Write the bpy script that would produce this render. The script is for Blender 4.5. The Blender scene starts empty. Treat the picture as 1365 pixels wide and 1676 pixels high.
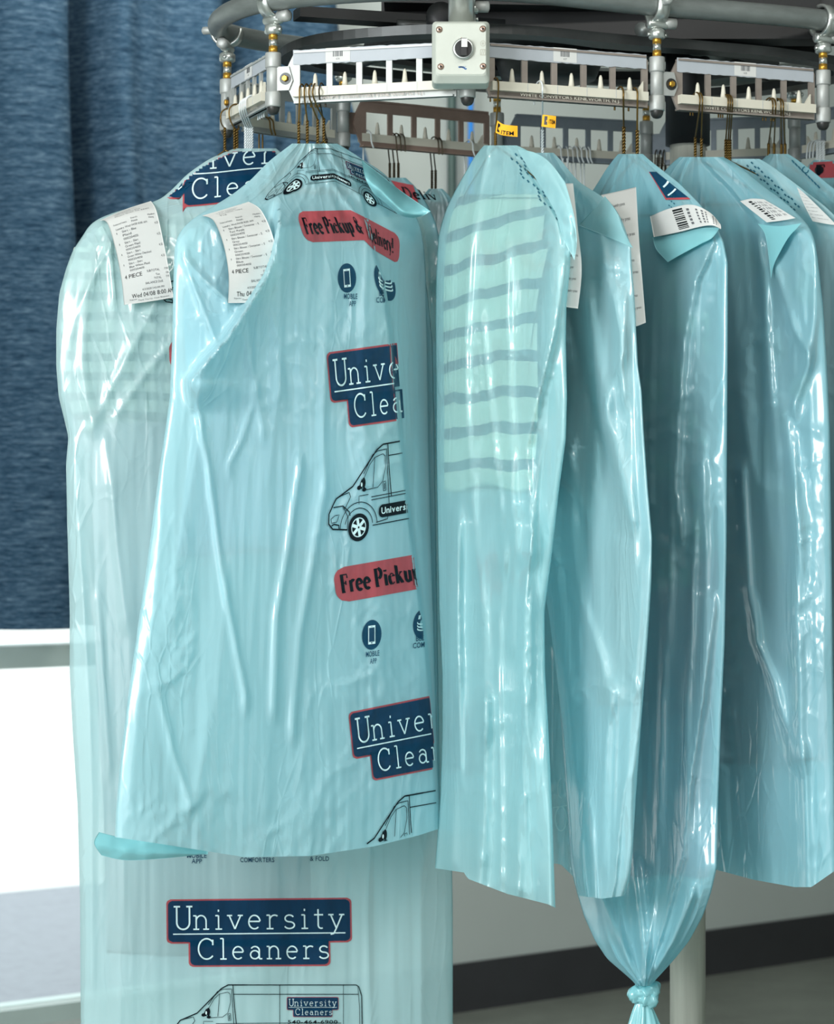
import bpy, math
import numpy as np

# ------------------------------------------------------------------ camera, world, lights, exposure
SC = bpy.context.scene
COL = SC.collection
F, CX, CY, CAMZ = 4000.0, 682.5, 838.0, 1.40      # focal length in pixels of the 1365 x 1676 frame, principal point, eye height

cam = bpy.data.cameras.new('camera'); camo = bpy.data.objects.new('camera', cam); COL.objects.link(camo)
cam.sensor_fit = 'VERTICAL'; cam.sensor_height = 36.0; cam.lens = F / 1676 * 36.0
camo.location = (0, 0, CAMZ); camo.rotation_euler = (math.pi / 2, 0, 0)
cam.dof.use_dof = True; cam.dof.focus_distance = 3.50; cam.dof.aperture_fstop = 7.0
cam.clip_end = 200
SC.camera = camo

SC.view_settings.view_transform = 'Standard'; SC.view_settings.look = 'None'
SC.view_settings.gamma = 1.0; SC.view_settings.use_curve_mapping = False
SC.view_settings.exposure = 0.14
SC.cycles.transparent_max_bounces = 20; SC.cycles.max_bounces = 7
SC.cycles.diffuse_bounces = 3; SC.cycles.transmission_bounces = 6
SC.cycles.sample_clamp_indirect = 5.0
SC.cycles.use_adaptive_sampling = True; SC.cycles.adaptive_threshold = .03

world = bpy.data.worlds.new('sky'); SC.world = world; world.use_nodes = True
bg = world.node_tree.nodes['Background']; bg.inputs[0].default_value = (0.93, 0.97, 1.0, 1); bg.inputs[1].default_value = 1.8


def area(name, loc, target, sx, sy, power, col):
    l = bpy.data.lights.new(name, 'AREA'); l.shape = 'RECTANGLE'; l.size = sx; l.size_y = sy; l.energy = power; l.color = col
    o = bpy.data.objects.new(name, l); COL.objects.link(o); o.location = loc
    d = np.array(target, float) - np.array(loc, float)
    from mathutils import Vector
    o.rotation_euler = Vector(d).to_track_quat('-Z', 'Y').to_euler()
    return o


area('shopfront_daylight', (-2.4, -0.4, 2.3), (0.1, 3.6, 1.3), 1.5, 1.4, 172, (0.96, 0.99, 1.0))
area('overhead_fill_light', (0.5, 1.6, 3.05), (0.3, 2.6, 0.0), 1.4, 0.25, 26, (1.0, 0.98, 0.93))  # added overhead fill for the interior, no fixture known here
area('back_wall_fill_light', (0.0, 5.3, 3.15), (0.15, 6.6, 1.9), 1.4, 0.3, 26, (1.0, 0.98, 0.93))  # added light for a brighter upper back wall, not a real fixture


# ------------------------------------------------------------------ helpers
def W(u, v, Y):
    u, v, Y = np.broadcast_arrays(np.asarray(u, float), np.asarray(v, float), np.asarray(Y, float))
    return np.stack([(u - CX) / F * Y, Y, CAMZ + (CY - v) / F * Y], -1)


def meta(o, label=None, cat=None, group=None, kind=None):
    if label: o['label'] = label
    if cat: o['category'] = cat
    if group: o['group'] = group
    if kind: o['kind'] = kind
    return o


def mk(name, V, faces, mats, parent=None, smooth=True, idx=None, label=None):
    V = np.asarray(V, float).reshape(-1, 3)
    if parent is None:
        loc = np.array([(V[:, 0].min() + V[:, 0].max()) / 2, (V[:, 1].min() + V[:, 1].max()) / 2, V[:, 2].min()])
    else:
        loc = np.array(parent['_o'])
    me = bpy.data.meshes.new(name)
    if isinstance(faces, np.ndarray): faces = faces.tolist()
    me.from_pydata((V - loc).tolist(), [], faces)
    for m in (mats if isinstance(mats, (list, tuple)) else [mats]): me.materials.append(m)
    if idx is not None: me.polygons.foreach_set('material_index', np.asarray(idx, np.int32))
    me.polygons.foreach_set('use_smooth', np.full(len(me.polygons), bool(smooth)))
    me.update()
    o = bpy.data.objects.new(name, me); COL.objects.link(o)
    if parent is None:
        o.location = loc; o['_o'] = [float(x) for x in loc]
    else:
        o.parent = parent
    if label: o['label'] = label
    return o


def thing(name, loc, label, cat, group=None):
    o = bpy.data.objects.new(name, None); COL.objects.link(o)
    o.location = loc; o['_o'] = [float(x) for x in loc]; o.empty_display_size = 0.05
    return meta(o, label, cat, group)


def sub(part, root):
    """origin bookkeeping for a sub-part: a part sits at its root's origin"""
    part['_o'] = list(root['_o']); return part


class MB:
    def __init__(s): s.v = []; s.f = []; s.i = []; s.n = 0
    def add(s, V, Fc, m=0):
        V = np.asarray(V, float).reshape(-1, 3)
        s.v.append(V); s.f += [[int(k) + s.n for k in f] for f in Fc]; s.i += [m] * len(Fc); s.n += len(V)
    def box(s, c, ax, hs, m=0):
        c = np.array(c, float); ax = np.array(ax, float)
        q = []
        for sx in (-1, 1):
            for sy in (-1, 1):
                for sz in (-1, 1): q.append(c + ax[0] * sx * hs[0] + ax[1] * sy * hs[1] + ax[2] * sz * hs[2])
        s.add(q, [(0, 1, 3, 2), (4, 6, 7, 5), (0, 4, 5, 1), (2, 3, 7, 6), (0, 2, 6, 4), (1, 5, 7, 3)], m)
    def lathe(s, c, axis, prof, n=20, m=0):
        a = np.array(axis, float); a /= np.linalg.norm(a)
        t = np.array([1.0, 0, 0]) if abs(a[0]) < .8 else np.array([0, 1.0, 0])
        b1 = np.cross(a, t); b1 /= np.linalg.norm(b1); b2 = np.cross(a, b1)
        th = np.linspace(0, 2 * np.pi, n, endpoint=False)
        V = []
        for (r, h) in prof:
            V.append(np.array(c) + a * h + r * (np.cos(th)[:, None] * b1 + np.sin(th)[:, None] * b2))
        k = len(prof); V = np.concatenate(V); fc = []
        for i in range(k - 1):
            for j in range(n): fc.append((i * n + j, i * n + (j + 1) % n, (i + 1) * n + (j + 1) % n, (i + 1) * n + j))
        fc.append(tuple(range(n - 1, -1, -1))); fc.append(tuple((k - 1) * n + j for j in range(n)))
        s.add(V, fc, m)
    def tube(s, P, r, n=8, closed=False, m=0):
        P = np.asarray(P, float); k = len(P)
        T = np.roll(P, -1, 0) - np.roll(P, 1, 0)
        if not closed: T[0] = P[1] - P[0]; T[-1] = P[-1] - P[-2]
        T /= np.linalg.norm(T, axis=1)[:, None] + 1e-12
        up = np.array([0, 0, 1.0]) if abs(T[0][2]) < .9 else np.array([0, 1.0, 0])
        N = np.cross(T[0], up); N /= np.linalg.norm(N); Ns = []
        for i in range(k):
            N = N - T[i] * N.dot(T[i]); N /= np.linalg.norm(N); Ns.append(N)
        Ns = np.array(Ns); B = np.cross(T, Ns)
        th = np.linspace(0, 2 * np.pi, n, endpoint=False)
        R = np.broadcast_to(np.asarray(r, float), (k,))
        V = P[:, None, :] + R[:, None, None] * (np.cos(th)[None, :, None] * Ns[:, None, :] + np.sin(th)[None, :, None] * B[:, None, :])
        fc = []
        for i in range(k if closed else k - 1):
            i2 = (i + 1) % k
            for j in range(n): fc.append((i * n + j, i * n + (j + 1) % n, i2 * n + (j + 1) % n, i2 * n + j))
        if not closed: fc.append(tuple(range(n - 1, -1, -1))); fc.append(tuple((k - 1) * n + j for j in range(n)))
        s.add(V.reshape(-1, 3), fc, m)
    def prism(s, poly, o, ax, d0, d1, m=0):
        """polygon (x,z) in the plane ax[0],ax[2] pushed along ax[1]"""
        o = np.array(o, float); ax = np.array(ax, float); n = len(poly)
        V = [o + ax[0] * x + ax[2] * z + ax[1] * d for d in (d0, d1) for (x, z) in poly]
        fc = [tuple(range(n - 1, -1, -1)), tuple(range(n, 2 * n))] + [(i, (i + 1) % n, n + (i + 1) % n, n + i) for i in range(n)]
        s.add(V, fc, m)
    def build(s, name, mats, parent=None, smooth=False, label=None):
        return mk(name, np.concatenate(s.v), s.f, mats, parent, smooth, s.i, label)


def catmull(P, n=10, closed=True):
    P = np.asarray(P, float); k = len(P); out = []
    for i in range(k if closed else k - 1):
        if closed: p0, p1, p2, p3 = P[(i - 1) % k], P[i], P[(i + 1) % k], P[(i + 2) % k]
        else: p0, p1, p2, p3 = P[max(i - 1, 0)], P[i], P[i + 1], P[min(i + 2, k - 1)]
        t = np.linspace(0, 1, n, endpoint=False)[:, None]
        out.append(.5 * (2 * p1 + (p2 - p0) * t + (2 * p0 - 5 * p1 + 4 * p2 - p3) * t ** 2 + (3 * p1 - p0 - 3 * p2 + p3) * t ** 3))
    out = np.concatenate(out)
    return out if closed else np.concatenate([out, P[-1:]])


def hash2(ix, iy, seed):
    h = np.sin(ix * 127.1 + iy * 311.7 + seed * 74.7) * 43758.5453
    return h - np.floor(h)


def vnoise(x, y, seed):
    ix = np.floor(x); iy = np.floor(y); fx = x - ix; fy = y - iy
    fx = fx * fx * fx * (fx * (fx * 6 - 15) + 10); fy = fy * fy * fy * (fy * (fy * 6 - 15) + 10)
    a = hash2(ix, iy, seed); b = hash2(ix + 1, iy, seed); c = hash2(ix, iy + 1, seed); d = hash2(ix + 1, iy + 1, seed)
    return (a * (1 - fx) + b * fx) * (1 - fy) + (c * (1 - fx) + d * fx) * fy


def facets(x, y, seed):
    """crumpled film: sharp branching ridges from warped noise"""
    wx = 1.6 * (vnoise(x * .8, y * .8, seed + 11) - .5); wy = 1.6 * (vnoise(x * .8 + 7, y * .8, seed + 12) - .5)
    a = vnoise(x + wx + .35 * y, y + wy - .35 * x, seed); b = vnoise((x + wy) * .75 - .6 * y, (y + wx) * .75 + .6 * x, seed + 3)
    return .62 * (1 - np.abs(2 * a - 1)) ** 3 + .62 * (1 - np.abs(2 * b - 1)) ** 3


def facets_old(x, y, seed):
    """crumpled film: distance field between nearest random points, sharp ridges"""
    ix = np.floor(x); iy = np.floor(y); d1 = np.full(x.shape, 9.0); d2 = np.full(x.shape, 9.0)
    for dx in (-1, 0, 1):
        for dy in (-1, 0, 1):
            cx = ix + dx; cy = iy + dy
            d = np.hypot(cx + hash2(cx, cy, seed) - x, cy + hash2(cx, cy, seed + 5.3) - y)
            d2 = np.where(d < d1, d1, np.minimum(d2, d)); d1 = np.minimum(d1, d)
    return np.clip(d2 - d1, 0, 1)


# ------------------------------------------------------------------ materials
def newmat(name):
    m = bpy.data.materials.new(name); m.use_nodes = True
    nt = m.node_tree; nt.nodes.clear()
    out = nt.nodes.new('ShaderNodeOutputMaterial')
    return m, nt, out


def srgb(r, g, b):
    f = lambda c: (c / 255 / 12.92) if c / 255 <= .04045 else ((c / 255 + .055) / 1.055) ** 2.4
    return (f(r), f(g), f(b), 1)


def nz(nt, scale, detail=3, rough=.5, vec=None, kind=None):
    n = nt.nodes.new('ShaderNodeTexNoise'); n.inputs['Scale'].default_value = scale
    n.inputs['Detail'].default_value = detail; n.inputs['Roughness'].default_value = rough
    if kind: n.noise_type = kind
    if vec: nt.links.new(vec, n.inputs['Vector'])
    return n


def coords(nt, scale=(1, 1, 1), rot=(0, 0, 0)):
    t = nt.nodes.new('ShaderNodeTexCoord'); mp = nt.nodes.new('ShaderNodeMapping')
    mp.inputs['Scale'].default_value = scale; mp.inputs['Rotation'].default_value = rot
    nt.links.new(t.outputs['Object'], mp.inputs['Vector'])
    return mp.outputs['Vector']


def ramp(nt, fac, stops):
    r = nt.nodes.new('ShaderNodeValToRGB'); e = r.color_ramp.elements
    while len(e) < len(stops): e.new(.5)
    for k, (p, c) in enumerate(stops): e[k].position = p; e[k].color = c
    nt.links.new(fac, r.inputs['Fac']); return r.outputs['Color']


def math_n(nt, op, a, b=None):
    n = nt.nodes.new('ShaderNodeMath'); n.operation = op
    for k, x in enumerate((a, b)):
        if x is None: continue
        if isinstance(x, (int, float)): n.inputs[k].default_value = x
        else: nt.links.new(x, n.inputs[k])
    return n.outputs[0]


def solid(name, col, rough=.5, metal=0.0, var=.12, scale=30, bump=.0, spec=.5, stretch=(1, 1, 1), coat=0):
    m, nt, out = newmat(name)
    p = nt.nodes.new('ShaderNodeBsdfPrincipled'); nt.links.new(p.outputs[0], out.inputs[0])
    vec = coords(nt, stretch); n = nz(nt, scale, 5, .6, vec)
    c = np.array(col[:3])
    nt.links.new(ramp(nt, n.outputs['Fac'], [(.25, (*np.clip(c * (1 - var), 0, 1), 1)), (.75, (*np.clip(c * (1 + var), 0, 1), 1))]), p.inputs['Base Color'])
    p.inputs['Roughness'].default_value = rough; p.inputs['Metallic'].default_value = metal
    p.inputs['Specular IOR Level'].default_value = spec; p.inputs['Coat Weight'].default_value = coat
    if bump:
        b = nt.nodes.new('ShaderNodeBump'); b.inputs['Strength'].default_value = bump; b.inputs['Distance'].default_value = .003
        nt.links.new(n.outputs['Fac'], b.inputs['Height']); nt.links.new(b.outputs[0], p.inputs['Normal'])
    return m


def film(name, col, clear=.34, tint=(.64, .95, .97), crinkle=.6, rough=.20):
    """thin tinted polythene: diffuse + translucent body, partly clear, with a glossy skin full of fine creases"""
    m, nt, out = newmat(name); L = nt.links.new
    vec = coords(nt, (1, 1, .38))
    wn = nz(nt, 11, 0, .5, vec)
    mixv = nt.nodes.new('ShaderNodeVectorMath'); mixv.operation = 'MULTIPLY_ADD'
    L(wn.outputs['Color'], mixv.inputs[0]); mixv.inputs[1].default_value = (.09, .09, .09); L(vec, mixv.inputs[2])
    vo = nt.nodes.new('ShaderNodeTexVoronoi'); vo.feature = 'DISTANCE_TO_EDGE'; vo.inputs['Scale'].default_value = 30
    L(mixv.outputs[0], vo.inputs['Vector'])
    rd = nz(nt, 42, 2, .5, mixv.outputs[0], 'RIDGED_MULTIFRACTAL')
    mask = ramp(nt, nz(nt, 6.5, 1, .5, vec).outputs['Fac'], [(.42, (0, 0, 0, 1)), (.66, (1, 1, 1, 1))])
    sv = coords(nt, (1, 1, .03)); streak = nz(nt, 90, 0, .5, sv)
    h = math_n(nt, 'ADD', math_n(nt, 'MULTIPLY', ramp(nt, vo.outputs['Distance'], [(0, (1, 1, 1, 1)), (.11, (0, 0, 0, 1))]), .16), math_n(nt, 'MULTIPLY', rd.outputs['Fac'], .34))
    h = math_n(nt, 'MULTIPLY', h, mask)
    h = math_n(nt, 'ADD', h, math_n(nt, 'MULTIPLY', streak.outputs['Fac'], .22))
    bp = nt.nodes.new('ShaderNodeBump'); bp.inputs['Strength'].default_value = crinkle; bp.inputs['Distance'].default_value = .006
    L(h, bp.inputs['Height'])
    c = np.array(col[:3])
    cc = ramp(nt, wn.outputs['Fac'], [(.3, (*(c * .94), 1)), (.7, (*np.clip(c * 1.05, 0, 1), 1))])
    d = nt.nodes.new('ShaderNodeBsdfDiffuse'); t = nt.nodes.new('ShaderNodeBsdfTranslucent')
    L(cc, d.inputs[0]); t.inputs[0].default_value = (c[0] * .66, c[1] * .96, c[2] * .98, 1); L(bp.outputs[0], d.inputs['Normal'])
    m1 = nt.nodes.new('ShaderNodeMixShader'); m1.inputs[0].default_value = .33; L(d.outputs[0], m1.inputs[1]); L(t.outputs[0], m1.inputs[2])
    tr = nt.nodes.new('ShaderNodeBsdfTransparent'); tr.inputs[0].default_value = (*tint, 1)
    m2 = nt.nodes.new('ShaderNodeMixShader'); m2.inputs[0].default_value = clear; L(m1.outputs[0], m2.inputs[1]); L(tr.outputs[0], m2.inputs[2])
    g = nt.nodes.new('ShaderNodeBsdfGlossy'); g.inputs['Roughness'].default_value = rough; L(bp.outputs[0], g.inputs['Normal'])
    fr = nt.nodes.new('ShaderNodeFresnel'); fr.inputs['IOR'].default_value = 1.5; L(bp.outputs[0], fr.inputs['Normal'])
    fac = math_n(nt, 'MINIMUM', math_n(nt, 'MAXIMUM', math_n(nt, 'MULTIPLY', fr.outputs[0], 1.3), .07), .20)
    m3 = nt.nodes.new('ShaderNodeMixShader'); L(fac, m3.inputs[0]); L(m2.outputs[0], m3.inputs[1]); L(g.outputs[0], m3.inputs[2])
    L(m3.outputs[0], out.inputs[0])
    return m


def ink(name, col, clear=.12):
    """printing ink on the film"""
    m, nt, out = newmat(name); L = nt.links.new
    c = np.array(col[:3])
    cc = ramp(nt, nz(nt, 60, 3, .6, coords(nt, (1, 1, .2))).outputs['Fac'], [(.3, (*(c * .88), 1)), (.7, (*np.clip(c * 1.12, 0, 1), 1))])
    p = nt.nodes.new('ShaderNodeBsdfPrincipled'); L(cc, p.inputs['Base Color']); p.inputs['Roughness'].default_value = .3
    p.inputs['Specular IOR Level'].default_value = .2
    tr = nt.nodes.new('ShaderNodeBsdfTransparent')
    mx = nt.nodes.new('ShaderNodeMixShader'); mx.inputs[0].default_value = clear
    L(p.outputs[0], mx.inputs[1]); L(tr.outputs[0], mx.inputs[2]); L(mx.outputs[0], out.inputs[0])
    return m


def cloth(name, base, pat=None, c2=None, period=.05, duty=.3, c3=None):
    m, nt, out = newmat(name); L = nt.links.new
    p = nt.nodes.new('ShaderNodeBsdfPrincipled'); L(p.outputs[0], out.inputs[0]); p.inputs['Roughness'].default_value = .85
    p.inputs['Specular IOR Level'].default_value = .15
    vec = coords(nt); sp = nt.nodes.new('ShaderNodeSeparateXYZ'); L(vec, sp.inputs[0])
    n = nz(nt, 7, 3, .5, vec)
    b = np.array(base[:3])
    col = ramp(nt, n.outputs['Fac'], [(.3, (*(b * .88), 1)), (.7, (*np.clip(b * 1.08, 0, 1), 1))])
    def stripes(ax, per, du):
        s = math_n(nt, 'ADD', sp.outputs[ax], math_n(nt, 'MULTIPLY', n.outputs['Fac'], .03))
        fr = math_n(nt, 'FRACT', math_n(nt, 'MULTIPLY', s, 1 / per))
        return math_n(nt, 'LESS_THAN', fr, du)
    def over(col, f, c):
        mx = nt.nodes.new('ShaderNodeMix'); mx.data_type = 'RGBA'
        L(f, mx.inputs[0]); L(col, mx.inputs[6]); mx.inputs[7].default_value = c
        return mx.outputs[2]
    if pat in ('stripe', 'plaid'): col = over(col, stripes(2, period, duty), c2)
    if pat == 'plaid': col = over(col, math_n(nt, 'MULTIPLY', stripes(0, period, duty), .55), c3 or c2)
    if pat == 'blotch': col = over(col, ramp(nt, nz(nt, 16, 3, .5, vec).outputs['Fac'], [(.55, (0, 0, 0, 1)), (.62, (1, 1, 1, 1))]), c2)
    L(col, p.inputs['Base Color'])
    return m


CYAN = (.57, .86, .92)
M = dict(
    film=film('polythene_film', CYAN, .25),
    film_pale=film('polythene_film_pale', (.60, .89, .92), .28),
    film_blue=film('polythene_film_blue', (.46, .79, .87), .34, tint=(.56, .92, .96)),
    film_left=film('polythene_film_backlit', (.70, .93, .95), .37, tint=(.90, .985, .99)),  # left bag's film, window backlight put in as a paler colour
    film_clear=film('polythene_film_clear', (.57, .89, .93), .40, tint=(.84, .98, .98)),
    film_flap=film('polythene_film_folded', (.42, .85, .89), .12, tint=(.5, .92, .95), crinkle=.2),
    navy=ink('navy_ink', srgb(6, 58, 88)), red=ink('red_ink', srgb(182, 78, 84)), white=ink('white_ink', srgb(216, 240, 242), .0),
    black=ink('black_ink', srgb(10, 16, 24), .0), teal=ink('dark_teal_ink', srgb(28, 92, 112), .1),
    paper=solid('receipt_paper', srgb(204, 205, 202), .8, 0, .02, 12, spec=.1), thermal=solid('thermal_print', srgb(92, 94, 98), .8, 0, .1),
    orange=solid('orange_tag_paper', srgb(255, 178, 28), .7, 0, .05),
    alu=solid('cast_aluminium', srgb(168, 171, 168), .5, .35, .07, 60, .05), steel=solid('zinc_plated_steel', srgb(196, 200, 196), .28, .85, .1, 40, .03),
    dull=solid('dull_steel_tube', srgb(132, 138, 136), .42, .6, .18, 22, .05, stretch=(1, 1, 3)), dark=solid('black_painted_steel', srgb(16, 18, 20), .5, 0, .3, 20),
    graph=solid('dark_ring_steel', srgb(62, 64, 64), .4, .6, .25, 18), brass=solid('brass', srgb(198, 150, 60), .35, .8, .12, 40),
    cream=solid('cream_plastic', srgb(206, 202, 186), .45, 0, .04, 30), tape=solid('grey_tape', srgb(168, 174, 180), .6, 0, .04, 30),
    rubber=solid('dark_rubber_knob', srgb(52, 52, 50), .38, .3, .15), boxgrey=solid('switch_box_plastic', srgb(188, 192, 182), .5, 0, .06, 25),
    gold=solid('gold_lacquered_wire', srgb(112, 88, 42), .38, .7, .15, 60), whitewire=solid('white_coated_wire', srgb(222, 228, 228), .4, 0, .03),
    darkwire=solid('dark_wire', srgb(74, 64, 48), .4, .6, .15, 60),
    screw=solid('screw_metal', srgb(168, 142, 128), .35, .8), blue_ink=solid('blue_pen_ink', srgb(40, 92, 150), .6),
    cable=solid('blue_cable', srgb(22, 132, 222), .5, 0, .05), conduit=solid('green_conduit', srgb(62, 84, 80), .5, .2, .1),
)

# ------------------------------------------------------------------ the room
WP = np.array([.1008, 6.833, 0.0]); WD = np.array([.8126, .5828, 0]); WN = np.array([.5828, -.8126, 0]); ZU = np.array([0, 0, 1.0])
AX = (WD, WN, ZU)


def wallbox(name, t0, t1, z0, z1, d0, d1, mat, parent=None, kind='structure'):
    b = MB(); b.box(WP + WD * (t0 + t1) / 2 + WN * (d0 + d1) / 2 + ZU * (z0 + z1) / 2, AX, ((t1 - t0) / 2, (d1 - d0) / 2, (z1 - z0) / 2))
    o = b.build(name, mat, parent)
    if parent is None and kind: o['kind'] = kind
    return o


m_wall = solid('painted_wall', srgb(186, 195, 191), .7, 0, .035, 3, .02)
m_base = solid('dark_rubber_base', srgb(52, 53, 56), .6, 0, .12, 6)
m_frame = solid('window_metal', srgb(196, 214, 210), .4, .3, .05, 6)
m_floor = solid('sealed_concrete', srgb(124, 130, 122), .55, 0, .22, 5, .05)
m_ceil = solid('white_ceiling', srgb(205, 206, 202), .8, 0, .03)
m_asph = solid('pale_asphalt', srgb(164, 168, 176), .9, 0, .10, 26, .1)
m_conc = solid('bright_concrete', srgb(240, 240, 236), .9, 0, .03, 4)

TW0, TW1, ZT = -2.9, -.53, 2.45
b = MB()
for (a0, a1, z0, z1) in ((TW1, 4.2, 0, 3.2), (-4.3, TW0, 0, 3.2), (TW0, TW1, ZT, 3.2), (TW0, TW1, 0, .125)):
    b.box(WP + WD * (a0 + a1) / 2 - WN * .06 + ZU * (z0 + z1) / 2, AX, ((a1 - a0) / 2, .06, (z1 - z0) / 2))
meta(b.build('wall_back', m_wall), kind='structure')
wallbox('baseboard_back', TW1 + .02, 4.2, 0, .136, 0, .012, m_base)


def flat(name, pts, z, mat, thick=.1):
    P = [(x, y, z) for x, y in pts]; Q = [(x, y, z - thick) for x, y in pts]; n = len(pts)
    f = [tuple(range(n)), tuple(range(2 * n - 1, n - 1, -1))] + [(i, n + i, n + (i + 1) % n, (i + 1) % n) for i in range(n)]
    return meta(mk(name, P + Q, f, mat, smooth=False), kind='structure')


def wp(t, d=0): p = WP + WD * t + WN * d; return (p[0], p[1])


XL, XR = -3.2, 3.4
tl = (XL - WP[0]) / WD[0]; tr = (XR - WP[0]) / WD[0]
room = [(XL, -1.6), (XR, -1.6), wp(tr), wp(tl)]
flat('floor', room, 0, m_floor)
flat('ceiling', [(XL, -1.6), (XR, -1.6), wp(tr), wp(tl)], 3.3, m_ceil)
for nm, x, y1 in (('wall_left', XL - .05, wp(tl)[1]), ('wall_right', XR + .05, wp(tr)[1])):
    bb = MB(); bb.box((x, (y1 - 1.6) / 2, 1.6), ((1, 0, 0), (0, 1, 0), (0, 0, 1)), (.05, (y1 + 1.6) / 2, 1.6)); meta(bb.build(nm, m_wall), kind='structure')
bb = MB()
for x0, x1, z0, z1 in ((.45, XR, 0, 3.2), (XL, .45, 2.55, 3.2), (XL, -2.6, 0, 2.55)): bb.box(((x0 + x1) / 2, -1.55, (z0 + z1) / 2), ((1, 0, 0), (0, 1, 0), (0, 0, 1)), ((x1 - x0) / 2, .05, (z1 - z0) / 2))
meta(bb.build('front_light_blocker', m_wall), kind='structure')  # unseen wall added behind the camera to block frontal fill on the right
flat('ground_asphalt', [wp(-4.3, -.12), wp(4.2, -.12), wp(4.2, -2.7), wp(-4.3, -2.7)], 0, m_asph)
flat('ground_forecourt', [wp(-14, -2.7), wp(10, -2.7), wp(10, -40), wp(-14, -40)], 0, m_conc)

# window: frame, two panes
win = thing('window_1', tuple(WP + WD * (TW0 + TW1) / 2 + ZU * .125), 'shop window with grey metal bars behind the blue curtain', 'window'); win['kind'] = 'structure'
fb = MB()
for (a0, a1, z0, z1) in ((TW0, TW1, .125, .168), (TW0, TW1, 1.012, 1.068), (TW0, TW1, ZT - .05, ZT), (TW0, TW0 + .06, .125, ZT), (TW1 - .06, TW1, .125, ZT)):
    fb.box(WP + WD * (a0 + a1) / 2 - WN * .05 + ZU * (z0 + z1) / 2, AX, ((a1 - a0) / 2, .05, (z1 - z0) / 2))
fb.build('window_frame', m_frame, win)
m_glass, nt, out = newmat('window_glass')
tr_ = nt.nodes.new('ShaderNodeBsdfTransparent'); tr_.inputs[0].default_value = (.95, .98, .97, 1); gl = nt.nodes.new('ShaderNodeBsdfGlossy'); gl.inputs['Roughness'].default_value = .02
fr = nt.nodes.new('ShaderNodeFresnel'); mx = nt.nodes.new('ShaderNodeMixShader'); nt.links.new(fr.outputs[0], mx.inputs[0])
nt.links.new(tr_.outputs[0], mx.inputs[1]); nt.links.new(gl.outputs[0], mx.inputs[2]); nt.links.new(mx.outputs[0], out.inputs[0])
for (z0, z1) in ((.168, 1.012), (1.068, ZT - .05)):
    gb = MB(); gb.box(WP + WD * (TW0 + TW1) / 2 - WN * .05 + ZU * (z0 + z1) / 2, AX, ((TW1 - TW0) / 2 - .06, .003, (z1 - z0) / 2)); gb.build('pane', m_glass, win)

# curtain: navy slub cloth with soft vertical folds
m_cur, nt, out = newmat('navy_slub_cloth'); L = nt.links.new
p = nt.nodes.new('ShaderNodeBsdfPrincipled'); L(p.outputs[0], out.inputs[0]); p.inputs['Roughness'].default_value = .9; p.inputs['Specular IOR Level'].default_value = .1
tc = nt.nodes.new('ShaderNodeTexCoord'); rot = nt.nodes.new('ShaderNodeMapping'); rot.inputs['Rotation'].default_value = (0, 0, -math.atan2(.5828, .8126)); L(tc.outputs['Object'], rot.inputs[0])
ms = nt.nodes.new('ShaderNodeMapping'); ms.inputs['Scale'].default_value = (.085, .085, 1); L(rot.outputs[0], ms.inputs[0])
n1 = nz(nt, 520, 4, .7, ms.outputs[0]); n2 = nz(nt, 150, 3, .65, ms.outputs[0])
s = math_n(nt, 'ADD', math_n(nt, 'MULTIPLY', n1.outputs['Fac'], .62), math_n(nt, 'MULTIPLY', n2.outputs['Fac'], .38))
L(ramp(nt, s, [(.36, srgb(24, 44, 62)), (.5, srgb(52, 80, 102)), (.64, srgb(104, 128, 146))]), p.inputs['Base Color'])
bp = nt.nodes.new('ShaderNodeBump'); bp.inputs['Strength'].default_value = .25; bp.inputs['Distance'].default_value = .003; L(s, bp.inputs['Height']); L(bp.outputs[0], p.inputs['Normal'])


def curtain_d(t):
    d = .16 + .006 * np.sin(t * 21 + 1) + .004 * np.sin(t * 47)
    for t0, w, a in ((-1.215, .036, -.20), (-1.13, .05, .05), (-1.34, .09, .06), (-1.52, .06, -.06), (-.785, .038, -.20), (-.71, .04, .05), (-.88, .10, .05), (-1.05, .05, .02), (-.42, .05, -.03)):
        d = d + a * np.exp(-((t - t0) / w) ** 2)
    return d


t = np.linspace(0, 1, 190); zz = np.linspace(1.122, 3.02, 70)
T, Z = np.meshgrid(t, zz); TEND = lambda z: -.403 - .256 * (z - 2.39)
T = -2.2 + (TEND(Z) + 2.2) * T
def cur_grid(T, Z, off):
    D = curtain_d(T + .02 * np.sin(Z * 3)) + off + .012 * np.sin(T * 9 + Z * 2.2) * np.clip((2.3 - Z), 0, 1)
    return WP + WD * T[..., None] + WN * D[..., None] + ZU * Z[..., None]
def gridfaces(nr, nc, base=0, wrap=False):
    i, j = np.meshgrid(np.arange(nr - 1), np.arange(nc if wrap else nc - 1), indexing='ij')
    a = i * nc + j; b2 = i * nc + (j + 1) % nc
    return np.stack([a, b2, b2 + nc, a + nc], -1).reshape(-1, 4) + base
A = cur_grid(T, Z, 0).reshape(-1, 3); B = cur_grid(T, Z, -.004).reshape(-1, 3); n = len(A)
cur = mk('window_curtain', np.concatenate([A, B]), np.concatenate([gridfaces(70, 190), gridfaces(70, 190, n)[:, ::-1]]), m_cur)
meta(cur, 'navy blue slubbed curtain hanging in folds over the shop window', 'curtain')
Zh = np.linspace(1.118, 1.215, 6); T2, Z2 = np.meshgrid(t, Zh); T2 = -2.2 + (TEND(Z2) + 2.2) * T2
m_hem = m_cur
A = cur_grid(T2, Z2, .007).reshape(-1, 3); B = cur_grid(T2, Z2, -.008).reshape(-1, 3); n = len(A)
mk('hem', np.concatenate([A, B]), np.concatenate([gridfaces(6, 190), gridfaces(6, 190, n)[:, ::-1]]), m_hem, cur)

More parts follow.
